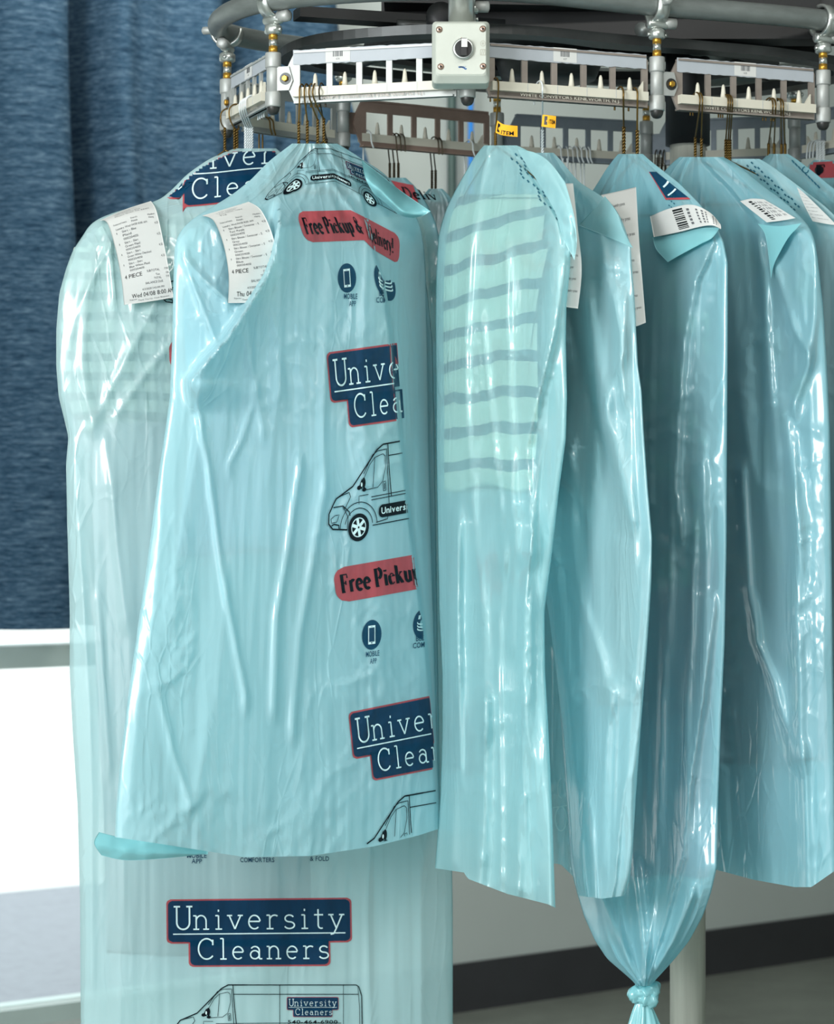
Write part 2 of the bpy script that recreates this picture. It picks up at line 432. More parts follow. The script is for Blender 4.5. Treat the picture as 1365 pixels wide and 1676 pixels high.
# conduit and cable on the wall
cd = MB(); pbase = np.array(wp(-.026, .03)); cd.tube([(pbase[0], pbase[1], z) for z in np.linspace(1.2, 3.2, 12)], .012, 10)
meta(cd.build('wall_conduit', M['conduit'], smooth=True), 'thin dark green conduit running up the grey wall behind the conveyor', 'conduit')
cb = MB(); q = []
for z in np.linspace(2.0, 3.2, 14):
    pb = np.array(wp(.019 + .012 * math.sin(z * 3) - .02 * (z - 2.4), .045)); q.append((pb[0], pb[1], z))
cb.tube(q, .0075, 8)
meta(cb.build('hanging_cable', M['cable'], smooth=True), 'bright blue cable hanging beside the dark conduit on the wall', 'cable')

# ------------------------------------------------------------------ the garment conveyor
ND = dict(Z=(-.295, 3.80), A=(-.2108, 3.581), B=(.0722, 3.50), C=(.3547, 3.614), D=(.6187, 3.724), E=(.80, 3.90), I=(.64, 4.14), H=(.395, 4.21), G=(.135, 4.12), K=(-.12, 3.97))
LOOP = ['Z', 'A', 'B', 'C', 'D', 'E', 'I', 'H', 'G', 'K']
PN = np.array([ND[k] for k in LOOP]); CEN = np.array([.24, 3.86])


def h3(xy, h): return np.array([xy[0], xy[1], CAMZ + h])


railxy = catmull(CEN + (PN - CEN) * 1.015, 16)
rb = MB(); rb.tube(np.column_stack([railxy, np.full(len(railxy), CAMZ + .748)]), .0158, 18, True)
meta(rb.build('conveyor_rail', M['dull'], smooth=True), 'grey steel tube rail looping round above the hanging links', 'rail')
ringxy = catmull(CEN + (PN - CEN) * .84, 12)
def band(name, xy, z0, z1, w, mat, label, cat):
    k = len(xy); d = xy - CEN; d = d / np.linalg.norm(d, axis=1)[:, None]
    o_, i_ = xy, xy - d * w
    V = np.concatenate([np.column_stack([o_, np.full(k, z0)]), np.column_stack([o_, np.full(k, z1)]), np.column_stack([i_, np.full(k, z1)]), np.column_stack([i_, np.full(k, z0)])])
    f = []
    for r in range(4):
        for j in range(k): f.append((r * k + j, r * k + (j + 1) % k, ((r + 1) % 4) * k + (j + 1) % k, ((r + 1) % 4) * k + j))
    return meta(mk(name, V, f, mat, smooth=False), label, cat)
band('guide_ring', ringxy, CAMZ + .697, CAMZ + .711, .045, M['graph'], 'flat dark steel ring inside the conveyor loop below the tube rail', 'ring')
band('drive_chain_guard', catmull(CEN + (PN - CEN) * .60, 12), CAMZ + .712, CAMZ + .726, .05, M['dark'], 'small black inner ring seen through the link openings', 'ring')

fr_ = thing('conveyor_drive', (.25, 3.9, CAMZ + .73), 'black steel drive frame with beams filling the conveyor loop', 'machine frame')
AXW = ((1, 0, 0), (0, 1, 0), (0, 0, 1))
d = MB()
d.prism([(-.05, 3.70), (.62, 3.76), (.66, 3.98), (.1, 4.0), (-.05, 3.92)], (0, 0, CAMZ + .772), ((1, 0, 0), (0, 0, 1), (0, 1, 0)), 0, .02)
d.build('deck_plate', M['dark'], fr_)
d = MB(); d.box((.33, 3.80, CAMZ + .765), AXW, (.385, .03, .035)); d.build('beam', M['dark'], fr_)
d = MB(); d.box((.31, 3.965, CAMZ + .765), AXW, (.35, .025, .03)); d.build('beam', M['dark'], fr_)
d = MB(); a_ = np.array([.95, .31, 0]); a_ /= np.linalg.norm(a_); d.box((-.02, 3.74, CAMZ + .752), (a_, np.array([-a_[1], a_[0], 0]), (0, 0, 1)), (.17, .02, .008)); d.build('diagonal_bar', M['dark'], fr_)
d = MB(); d.tube([(-.03 + .02 * k, 3.70 + .004 * k, CAMZ + .738) for k in range(4)], .008, 12); d.tube([(.03 + .012 * k, 3.715, CAMZ + .740) for k in range(3)], .005, 10); d.build('guide_pin', M['graph'], fr_, True)
d = MB(); d.lathe((.035, 3.60, CAMZ + .728), (0, 1, 0), [(.006, -.012), (.022, -.010), (.022, .010), (.006, .012)], 20); d.build('guide_wheel', M['dark'], fr_, True)
d = MB(); d.box((.57, 3.84, CAMZ + .85), AXW, (.085, .06, .062)); ob = d.build('motor_housing', solid('dark_brown_housing', srgb(46, 36, 36), .5, .2, .2, 8), fr_)
d = MB()
for x0, y0, x1, y1 in ((.34, 3.72, .62, 4.12), (.05, 3.72, -.1, 3.95)):
    d = MB(); d.tube(np.linspace([x0, y0, CAMZ + .735], [x1, y1, CAMZ + .725], 6), .011, 10); d.build('brace_tube', M['dull'], fr_, True)
d = MB(); d.lathe((.21, 3.90, CAMZ + .685), (0, 0, 1), [(.02, 0), (.075, .005), (.085, .03), (.085, .06), (.03, .075), (.03, .15)], 28); d.build('idler_drum', M['graph'], fr_, True)

pole = thing('support_pole', (.432, 3.90, 0), 'round steel pole with black sleeve standing under the conveyor', 'pole')
d = MB(); d.lathe((.432, 3.90, 0), (0, 0, 1), [(.0285, .012), (.0285, CAMZ + .70)], 28); d.build('pipe', solid('galvanised_pipe', srgb(186, 190, 180), .38, .3, .16, 14, .04, stretch=(6, 6, .25)), pole, True)
d = MB(); d.lathe((.432, 3.90, 0), (0, 0, 1), [(.0355, CAMZ + .585), (.0355, CAMZ + .80)], 28); d.build('sleeve', M['dark'], pole, True)
d = MB(); d.lathe((.432, 3.90, 0), (0, 0, 1), [(.09, 0), (.09, .01), (.03, .014)], 28); d.build('base_plate', M['dull'], pole, True)

# node trolleys: strap over the rail, rod, sleeve, knob
TL = {'Z': 'conveyor trolley at the far left bend, hung in front of the blue curtain', 'A': 'conveyor trolley between the two left links, with a brass bolt in its white tab',
      'B': 'conveyor trolley hidden behind the grey switch box, only its knob showing', 'C': 'conveyor trolley hanging just left of the black pole sleeve',
      'D': 'conveyor trolley at the right edge of the photo, in front of the bare wall', 'K': 'back conveyor trolley behind the front white link, left of the brown back link',
      'G': 'back conveyor trolley beside the orange tag with large letters', 'H': 'back conveyor trolley behind the pair of twisted dark hooks',
      'I': 'back conveyor trolley right of the black pole, behind four gold hooks', 'E': 'conveyor trolley beyond the right edge of the frame'}


def trolley(k):
    i = LOOP.index(k); xy = PN[i]; prv, nxt = PN[i - 1], PN[(i + 1) % len(PN)]
    tg = nxt - prv; tg = np.array([*(tg / np.linalg.norm(tg)), 0]); nr = np.array([tg[1], -tg[0], 0])
    if nr[:2].dot(xy - CEN) < 0: nr = -nr
    root = thing('conveyor_trolley', tuple(h3(xy, .58)), TL[k], 'trolley', 'trolleys carrying the conveyor links')
    c = h3(xy, 0)
    d = MB(); d.lathe(c, (0, 0, 1), [(.0098, .604), (.0098, .672)], 20)
    d.lathe(c, (0, 0, 1), [(.0112, .650), (.0118, .652), (.0118, .671), (.011, .6725)], 24); d.lathe(c, (0, 0, 1), [(.0112, .593), (.0118, .595), (.0118, .614), (.011, .6155)], 24); d.build('sleeve', M['alu'], root, True)
    d = MB(); d.lathe(c, (0, 0, 1), [(.002, .5815), (.0062, .583), (.0088, .587), (.0098, .592), (.0098, .595)], 20); d.build('knob', M['rubber'], root, True)
    d = MB(); d.lathe(c, (0, 0, 1), [(.0066, .672), (.0066, .682)], 16, 0); d.lathe(c, (0, 0, 1), [(.0062, .682), (.0062, .692)], 16, 1); d.lathe(c, (0, 0, 1), [(.0066, .692), (.0066, .702)], 16, 0); d.build('rod', [M['brass'], M['steel']], root, True)
    d = MB(); d.lathe(c, (0, 0, 1), [(.010, .699), (.0125, .701), (.0125, .711), (.009, .714)], 20)
    for sg in (-1, 1): d.lathe(c + nr * .0 + tg * sg * .0125 + ZU * .7055, tg * sg, [(.003, 0), (.003, .003)], 10)
    cl = d.build('clamp_collar', M['steel'], root, True)
    # strap: flat band hooked under and round the tube
    th = np.linspace(-math.pi * .5, math.pi * .62, 22); R = .0255; d = MB(); tc = c + ZU * .748
    for sgn in (1, -1):
        th2 = np.linspace(-math.pi * .5, math.pi * (.60 if sgn > 0 else .05), 18)
        P = np.array([tc + nr * R * math.cos(a) * sgn + ZU * R * math.sin(a) for a in th2]); Q = np.array([tc + nr * (R - .0045) * math.cos(a) * sgn + ZU * (R - .0045) * math.sin(a) for a in th2])
        w = np.linspace(.011, .007, len(P))[:, None] * tg
        V = np.concatenate([P - w, P + w, Q + w, Q - w]); n = len(P); f = []
        for r in range(4):
            for j in range(n - 1): f.append((r * n + j, r * n + j + 1, ((r + 1) % 4) * n + j + 1, ((r + 1) % 4) * n + j))
        f += [(0, n, 2 * n, 3 * n), (n - 1, 4 * n - 1, 3 * n - 1, 2 * n - 1)]
        d.add(V, f)
    d.lathe(tc - ZU * .027 - tg * .012, tg, [(.006, -.004), (.0075, -.002), (.0075, .026), (.006, .028)], 16)
    d.build('strap', M['steel'], root, True)
    d = MB(); d.lathe(tc - ZU * .024 + tg * .010, tg, [(.004, 0), (.0085, .002), (.0085, .020), (.004, .022)], 16); d.lathe(tc + nr * .027 + ZU * .002, nr, [(.006, -.006), (.006, .012), (.003, .014)], 14); d.build('roller', M['alu'], root, True)
    return root


for k in LOOP:
    if k != 'E': trolley(k)

# ------------------------------------------------------------------ lettering
GLY = {}
def make_glyphs():
    obs = []
    chars = sorted(set("ABCDEFGHIJKLMNOPQRSTUVWXYZabcdefghijklmnopqrstuvwxyz0123456789.,:-/&!'"))
    for bold in (0.0, .018):
        for ch in chars:
            c = bpy.data.curves.new('glyph', 'FONT'); c.body = ch; c.resolution_u = 3; c.offset = bold
            o = bpy.data.objects.new('glyph', c); COL.objects.link(o); obs.append((bold > 0, ch, o, c))
    dg = bpy.context.evaluated_depsgraph_get(); dg.update()
    for b_, ch, o, c in obs:
        me = o.evaluated_get(dg).to_mesh()
        V = np.array([v.co[:2] for v in me.vertices]).reshape(-1, 2); Fc = [tuple(p.vertices) for p in me.polygons]
        o.evaluated_get(dg).to_mesh_clear()
        x0 = V[:, 0].min() if len(V) else 0
        V = V - [x0, 0] if len(V) else V
        GLY[(b_, ch)] = (V, Fc, (V[:, 0].max() if len(V) else .3))
    for _, _, o, c in obs:
        bpy.data.objects.remove(o); bpy.data.curves.remove(c)
make_glyphs()


def sans(text, bold=False, gap=.09):
    """text as flat 2-D mesh, cap height ~.7, baseline 0"""
    x = 0; V = []; Fc = []; n = 0
    for ch in text:
        if ch == ' ': x += .3; continue
        g, f, w = GLY[(bold, ch)]
        V.append(g + [x, 0]); Fc += [tuple(k + n for k in q) for q in f]; n += len(g); x += w + gap
    return np.concatenate(V), Fc, x - gap


def arc(cx, cy, rx, ry, a0, a1, n=18):
    a = np.radians(np.linspace(a0, a1, n)); return np.column_stack([cx + rx * np.cos(a), cy + ry * np.sin(a)])


def ln(*p): return np.array(p, float)


# serif letter strokes: (kind, points); s = stem, f = fine, c = curve
FONT = {
 'U': (.82, [('s', ln((.13, 1), (.13, .3))), ('c', arc(.41, .3, .28, .3, 180, 360)), ('f', ln((.69, .3), (.69, 1))), ('f', ln((0, 1), (.28, 1))), ('f', ln((.55, 1), (.82, 1)))]),
 'n': (.72, [('s', ln((.13, 0), (.13, .6))), ('f', ln((0, .6), (.13, .6))), ('c', arc(.35, .36, .22, .25, 180, 0)), ('s', ln((.57, .36), (.57, 0))), ('f', ln((0, 0), (.26, 0))), ('f', ln((.44, 0), (.7, 0)))]),
 'u': (.72, [('s', ln((.13, .6), (.13, .22))), ('f', ln((0, .6), (.13, .6))), ('c', arc(.34, .22, .21, .22, 180, 360)), ('s', ln((.55, .6), (.55, 0))), ('f', ln((.42, .6), (.55, .6))), ('f', ln((.55, 0), (.7, 0)))]),
 'i': (.40, [('s', ln((.2, 0), (.2, .6))), ('f', ln((.06, 0), (.35, 0))), ('f', ln((.06, .6), (.2, .6))), ('s', ln((.2, .77), (.2, .87)))]),
 'v': (.66, [('s', ln((.07, .6), (.32, .0))), ('f', ln((.32, 0), (.58, .6))), ('f', ln((-.03, .6), (.2, .6))), ('f', ln((.45, .6), (.68, .6)))]),
 'e': (.66, [('f', ln((.08, .33), (.57, .33))), ('c', arc(.325, .3, .25, .3, 8, 312, 26))]),
 'r': (.54, [('s', ln((.14, 0), (.14, .6))), ('f', ln((.0, 0), (.3, 0))), ('f', ln((.0, .6), (.14, .6))), ('c', arc(.36, .36, .22, .24, 180, 55))]),
 's': (.54, [('c', arc(.27, .45, .19, .15, 25, 270)), ('c', arc(.27, .15, .22, .15, 90, -160))]),
 't': (.48, [('s', ln((.2, .85), (.2, .14))), ('c', arc(.33, .14, .13, .14, 180, 300)), ('f', ln((.02, .6), (.42, .6)))]),
 'y': (.66, [('s', ln((.07, .6), (.32, .0))), ('f', ln((.58, .6), (.32, 0), (.2, -.24), (.06, -.27))), ('f', ln((-.03, .6), (.2, .6))), ('f', ln((.45, .6), (.68, .6)))]),
 'C': (.88, [('c', arc(.46, .5, .4, .5, 42, 318, 28)), ('f', ln((.76, .95), (.76, .68)))]),
 'l': (.40, [('s', ln((.2, 0), (.2, 1))), ('f', ln((.05, 0), (.36, 0))), ('f', ln((.05, 1), (.2, 1)))]),
 'a': (.66, [('c', arc(.28, .2, .21, .2, 0, 360, 24)), ('c', arc(.29, .4, .21, .2, 150, 0)), ('s', ln((.5, .42), (.5, 0))), ('f', ln((.5, 0), (.64, 0)))]),
 'F': (.72, [('s', ln((.15, 0), (.15, 1))), ('f', ln((.0, 0), (.34, 0))), ('f', ln((.0, 1), (.65, 1), (.65, .78))), ('f', ln((.15, .52), (.48, .52))), ('f', ln((.48, .4), (.48, .64)))]),
 'P': (.76, [('s', ln((.15, 0), (.15, 1))), ('f', ln((.0, 0), (.34, 0))), ('f', ln((.0, 1), (.4, 1))), ('s', arc(.4, .74, .24, .26, 90, -90)), ('f', ln((.4, .48), (.15, .48)))]),
 'c': (.58, [('s', arc(.3, .3, .23, .3, 140, 250)), ('f', arc(.3, .3, .23, .3, 140, 40)), ('f', arc(.3, .3, .23, .3, 250, 320)), ('s', ln((.45, .5), (.46, .42)))]),
 'k': (.74, [('s', ln((.14, 0), (.14, 1))), ('f', ln((0, 0), (.28, 0))), ('f', ln((0, 1), (.14, 1))), ('f', ln((.14, .25), (.52, .6))), ('s', ln((.3, .36), (.58, .0))), ('f', ln((.4, .6), (.66, .6))), ('f', ln((.44, 0), (.72, 0)))]),
 'p': (.72, [('s', ln((.14, -.28), (.14, .6))), ('f', ln((0, -.28), (.3, -.28))), ('f', ln((0, .6), (.14, .6))), ('s', arc(.34, .3, .24, .3, 75, -75)), ('f', arc(.34, .3, .2, .3, 180, 75)), ('f', arc(.34, .3, .2, .3, 180, 285))]),
 'D': (.88, [('s', ln((.15, 0), (.15, 1))), ('f', ln((0, 0), (.4, 0))), ('f', ln((0, 1), (.4, 1))), ('s', arc(.4, .5, .34, .5, 88, -88))]),
 '&': (.90, [('s', ln((.2, .75), (.68, .0))), ('f', arc(.34, .78, .16, .2, -20, 200)), ('f', ln((.49, .72), (.22, .42))), ('s', arc(.32, .22, .24, .22, 120, 290)), ('f', ln((.4, .02), (.74, .45))), ('f', ln((.6, .48), (.86, .48)))]),
 '!': (.34, [('s', ln((.16, 1), (.16, .32))), ('s', ln((.16, .12), (.16, 0)))]),
}


def densify(p, step):
    p = np.asarray(p, float); out = [p[:1]]
    for a, b in zip(p[:-1], p[1:]):
        n = max(1, int(math.ceil(np.linalg.norm(b - a) / step))); t = np.linspace(0, 1, n + 1)[1:, None]; out.append(a + (b - a) * t)
    return np.concatenate(out)


class Print:
    """flat artwork in its own (a, b) frame, b downwards; laid on a surface afterwards"""
    def __init__(s): s.v = []; s.l = []; s.f = []; s.m = []; s.n = 0
    def raw(s, V, Fc, mat, layer):
        V = np.asarray(V, float); s.v.append(V); s.l.append(np.full(len(V), float(layer)))
        s.f += [tuple(int(k) + s.n for k in f) for f in Fc]; s.m += [mat] * len(Fc); s.n += len(V)
    def rib(s, p, w, mat, layer, step=.03, asp=1.0):
        """asp: metres per unit a / metres per unit b"""
        p = densify(p, step); q = p * [asp, 1]
        d = np.gradient(q, axis=0); d /= np.linalg.norm(d, axis=1)[:, None] + 1e-9
        nrm = np.column_stack([-d[:, 1], d[:, 0]]) * w / 2
        e = d[0] * w * 0.0
        A = (q + nrm) / [asp, 1]; B = (q - nrm) / [asp, 1]; k = len(p)
        s.raw(np.concatenate([A, B]), [(i, i + 1, k + i + 1, k + i) for i in range(k - 1)], mat, layer)
    def rows(s, fn, b0, b1, nb, na, mat, layer):
        """filled shape: fn(b) -> (a_left, a_right)"""
        bb = np.linspace(b0, b1, nb); V = []
        for b in bb:
            l, r = fn(b); V.append(np.column_stack([np.linspace(l, r, na), np.full(na, b)]))
        s.raw(np.concatenate(V), gridfaces(nb, na), mat, layer)
    def disc(s, ca, cb, ra, rb, mat, layer, n=14, hole=0):
        th = np.linspace(0, 2 * np.pi, 33); rr = np.linspace(hole, 1, max(2, n // 3)); V = np.array([(ca + ra * r * math.cos(t), cb + rb * r * math.sin(t)) for r in rr for t in th])
        s.raw(V, gridfaces(len(rr), 33), mat, layer)
    def serif(s, text, a0, b0, h, mat, layer, asp, w=.10, gap=.16, ws=None, wf=None, sq=1.0):
        """serif text: cap height h in b units, baseline at b0, starting at a0; returns the end a"""
        a = a0; k = h / asp * sq
        for ch in text:
            if ch == ' ': a += .36 * k; continue
            wd, st = FONT[ch]
            for kind, p in st:
                ww = {'s': ws or w, 'f': wf or w, 'c': (ws or w) * .9 if ws else w}[kind] * h
                s.rib(np.column_stack([a + p[:, 0] * k, b0 - p[:, 1] * h]), ww, mat, layer, h * .12, asp)
            a += (wd + gap) * k
        return a
    def sans(s, text, a0, b0, h, mat, layer, asp, bold=False, center=False, gap=.09, width=None):
        V, Fc, w = sans(text, bold, gap); sc = h / .7; sx = sc / asp if width is None else width / w
        if center: a0 = a0 - w * sx / 2
        s.raw(np.column_stack([a0 + V[:, 0] * sx, b0 - V[:, 1] * sc]), Fc, mat, layer)
    def lay(s, name, surf, mapping, mats, parent, clip=None, base=.0013, gap=.0009, label=None):
        V = np.concatenate(s.v); lay = np.concatenate(s.l); u, v = mapping(V[:, 0], V[:, 1])
        P = surf(u, v, base + gap * lay); f, m = s.f, s.m
        if clip is not None:
            ok = clip(u, v); keep = [i for i, q in enumerate(f) if all(ok[k] for k in q)]
            f = [f[i] for i in keep]; m = [m[i] for i in keep]
            used = sorted({k for q in f for k in q}); re_ = {k: i for i, k in enumerate(used)}
            if not used: return None
            P = P[used]; f = [tuple(re_[k] for k in q) for q in f]
        return mk(name, P, f, mats, parent, True, m, label)


def quadmap(TL_, TR_, BR_, BL_):
    TL_, TR_, BR_, BL_ = (np.array(x, float) for x in (TL_, TR_, BR_, BL_))
    def f(a, b):
        a = a[:, None]; b = b[:, None]
        p = (TL_ * (1 - a) + TR_ * a) * (1 - b) + (BL_ * (1 - a) + BR_ * a) * b
        return p[:, 0], p[:, 1]
    return f


def colmap(xs, top, bot, y0=0., y1=1.):
    xs = np.array(xs, float); top = np.array(top, float); bot = np.array(bot, float)
    def f(a, b):
        k = (b - y0) / (y1 - y0)
        g = lambda arr, j: np.interp(a, xs, arr[:, j])
        return g(top, 0) * (1 - k) + g(bot, 0) * k, g(top, 1) * (1 - k) + g(bot, 1) * k
    return f


def sign_art():
    """navy two-step panel with red border and white lettering; a in 0..1, b in 0..1, aspect 2.72"""
    P = Print(); asp = 2.72
    def edge(r0, ins):
        def corner(b, top, bot, rad):
            d = min(b - top, bot - b)
            if d >= rad: return 0
            return (rad - math.sqrt(max(0, rad * rad - (rad - max(d, 0)) ** 2))) / asp
        def fn(b):
            u0, u1 = ins, .655 - ins
            l0, l1 = .655 - ins, 1 - ins
            if b <= u1:
                c = max(0, corner(b, u0, 9, .07)) if b < .3 else corner(b, -9, u1, .07)
                a0, a1 = ins / asp + c, 1 - ins / asp - c
                return a0, a1
            c = corner(b, -9, l1, .07); return .118 + ins / asp + c, .882 - ins / asp - c
        return fn
    P.rows(edge(0, 0), 0.0005, .655, 30, 40, 1, 0); P.rows(edge(0, 0), .6551, .9995, 20, 34, 1, 0)
    P.rows(edge(0, .024), .0245, .655 - .0241, 36, 56, 0, 1.2); P.rows(edge(0, .024), .62, .9755, 24, 46, 0, 1.22)
    P.rows(lambda b: (.118 + .024 / asp, .882 - .024 / asp), .60, .70, 6, 46, 0, 1.21)
    P.serif('U', .04, .445, .335, 2, 2.6, asp, .074); P.serif('niversity', .145, .445, .33, 2, 2.6, asp, .064, gap=.205)
    P.rib(ln((.035, .515), (.965, .515)), .017, 2, 2.6, .02, asp)
    P.serif('C', .165, .885, .30, 2, 2.6, asp, .074); P.serif('leaners', .283, .885, .30, 2, 2.6, asp, .068, gap=.2)
    return P


SIGN_M = [M['navy'], M['red'], M['white']]


def pill_art(text='Free Pickup & Delivery!'):
    P = Print(); asp = 5.4; r = .36
    def fn(b):
        d = min(b, 1 - b); c = 0 if d >= r else (r - math.sqrt(max(0, r * r - (r - d) ** 2))) / asp
        return c, 1 - c
    P.rows(fn, 0, 1, 16, 70, 0, 0)
    P.serif(text, .035, .72, .50, 1, 1, asp, ws=.19, wf=.07, gap=.08, sq=.625)
    return P


PILL_M = [M['red'], M['black']]


def phone_icon():
    P = Print(); P.disc(0, 0, 1, 1, 0, 0)
    def rr(x0, x1, y0, y1, m, l): P.rows(lambda b: (x0, x1), y0, y1, 6, 4, m, l)
    rr(-.36, .36, -.62, .62, 1, 1); rr(-.28, .28, -.48, .46, 0, 2); P.disc(0, .54, .06, .05, 0, 2); rr(-.1, .1, -.56, -.54, 0, 2)
    return P


def bed_icon():
    P = Print(); P.disc(0, 0, 1, 1, 0, 0)
    for k in range(3): P.rib(arc(.05, .28 - .2 * k, .62, .13, 200, -20), .08, 1, 1, .1)
    P.rows(lambda b: (-.5 + .25 * (-.35 - b), .55), -.6, -.35, 5, 6, 1, 1)
    return P


ICON_M = [M['navy'], M['white']]


def van_art(pill=True, full=True):
    """line drawing of a delivery van; canonical frame, x right 0..1800, y down 897..1565; nose to the left"""
    P = Print(); S = 20.
    L_ = lambda pts, w=7, m=0: P.rib(np.array(pts, float), w, m, 1, S)
    L_([(713, 897), (533, 897), (470, 930), (240, 1162), (80, 1231), (53, 1267), (11, 1331), (7, 1401), (47, 1446), (187, 1468)], 11)
    L_([(713, 897), (1740, 897), (1765, 915), (1792, 1000), (1800, 1440), (1530, 1462)], 9); L_([(1755, 905), (1772, 1100), (1776, 1440)], 5)
    L_([(430, 1468), (1330, 1462)], 7); L_([(577, 900), (590, 1080), (612, 1282)], 8); L_([(579, 985), (1765, 985)], 7)
    L_([(1020, 900), (1020, 1440)], 6); L_([(1620, 900), (1620, 1300)], 5)
    L_([(355, 1200), (350, 1115), (400, 1030), (450, 982), (530, 965), (552, 985), (555, 1060), (530, 1160), (480, 1200), (355, 1205)], 5)
    L_([(452, 982), (435, 1195)], 5); L_([(345, 1085), (430, 960), (480, 938), (565, 935), (580, 1180), (590, 1330), (575, 1440), (465, 1452)], 6)
    L_([(300, 1300), (300, 1240), (390, 1240)], 5)
    L_([(418, 1262), (1000, 1256), (1600, 1256)], 6); L_([(418, 1284), (1000, 1278), (1600, 1278)], 6)
    L_([(530, 1170), (555, 1165), (560, 1230), (535, 1235), (530, 1170)], 5); L_([(545, 1180), (545, 1225)], 7)
    for c in ((300, 1180, 20, 16), (345, 1150, 18, 38), (350, 1200, 20, 14)): P.disc(c[0], c[1], c[2], c[3], 0, 1)
    P.rows(lambda b: (290 + (1190 - b) * .5, 330), 1120, 1190, 6, 4, 0, 1); P.disc(325, 1160, 8, 16, 2, 2)
    L_([(80, 1231), (130, 1215), (205, 1200), (218, 1235), (170, 1305), (150, 1315)], 6); L_([(53, 1290), (145, 1290), (205, 1340), (215, 1370)], 8)
    L_([(150, 1300), (195, 1380), (187, 1468)], 6); L_([(30, 1370), (70, 1350), (110, 1350), (85, 1400), (35, 1400), (30, 1370)], 5)
    L_([(35, 1420), (60, 1412), (105, 1425), (108, 1460)], 10)
    for r, w in ((135, 6), (178, 6)):
        L_(arc(296, 1462, r, -r, 165 if r < 150 else 178, 5, 24), w)
        L_(arc(1430, 1462, r, -r, 178, 2, 24), w)
    for cx in (296, 1430):
        P.disc(cx, 1465, 100, 100, 0, 1, hole=.72); P.disc(cx, 1465, 66, 66, 0, 1); P.disc(cx, 1465, 60, 60, 0, 1.2)
        for k in range(6):
            a = math.radians(60 * k + 20); P.rib(ln((cx + 10 * math.cos(a), 1465 + 10 * math.sin(a)), (cx + 64 * math.cos(a), 1465 + 64 * math.sin(a))), 24, 2, 2, S)
        P.disc(cx, 1465, 70, 70, 2, 2, hole=.90); P.disc(cx, 1465, 16, 16, 2, 2.2); P.disc(cx, 1465, 8, 8, 0, 2.5)
    if pill:
        def fn(b):
            d = min(b - 1330, 1425 - b); c = 0 if d > 40 else 40 - math.sqrt(max(0, 1600 - (40 - d) ** 2)); return 490 + c, 1120 - c
        P.rows(fn, 1331, 1424, 12, 26, 0, 1); P.sans('Universitycleaners', 515, 1398, 46, 2, 2, 1.0, True, width=575)
    sg = sign_art(); V = np.concatenate(sg.v); lay = np.concatenate(sg.l)
    P.raw(np.column_stack([1085 + V[:, 0] * 490, 1010 + V[:, 1] * 190]), sg.f, 3, 0); P.l[-1][:] = lay + .5
    P.m[-len(sg.f):] = [{0: 3, 1: 4, 2: 2}[k] for k in sg.m]
    P.sans('540-464-6900', 1095, 1262, 34, 0, 1.5, 1.0, True, width=470)
    return P


VAN_M = [M['black'], M['black'], M['white'], M['navy'], M['red']]
VAN_TEAL = [M['teal'], M['teal'], M['film_pale'], M['teal'], M['teal']]

# ------------------------------------------------------------------ conveyor links
LL = {('Z', 'A'): 'short conveyor link at the left bend, seen slantwise in front of the blue curtain',
      ('A', 'B'): 'bright white conveyor link at front left, over the bag with the red delivery print',
      ('B', 'C'): 'front conveyor link right of the grey switch box, with the orange tags below it',
      ('C', 'D'): 'front conveyor link at the right, crossing the black pole sleeve',
      ('K', 'G'): 'brown back conveyor link against the bare wall, left of the orange tag with large letters',
      ('G', 'H'): 'grey back conveyor link behind the two orange tags', ('H', 'I'): 'grey back conveyor link behind the black pole sleeve',
      ('Z', 'K'): 'back conveyor link at left, in front of the curtain with gold hooks on it', ('E', 'I'): 'back conveyor link slanting up at the far right, with white plastic hooks on it',
      ('D', 'E'): 'conveyor link beyond the right edge'}
m_taupe = solid('shade_tinted_aluminium', srgb(150, 140, 132), .5, .45, .14, 40, .05)  # same aluminium, shade of the right front links put into the colour; also lettering
m_bluegrey = solid('bluegrey_aluminium', srgb(126, 136, 144), .5, .25, .12, 30, .05)  # blue-grey tone for three of the back links
m_brownalu = solid('brown_aluminium', srgb(146, 124, 112), .55, .2, .18, 25, .05)  # brown tone for one back link
RAIL = {}


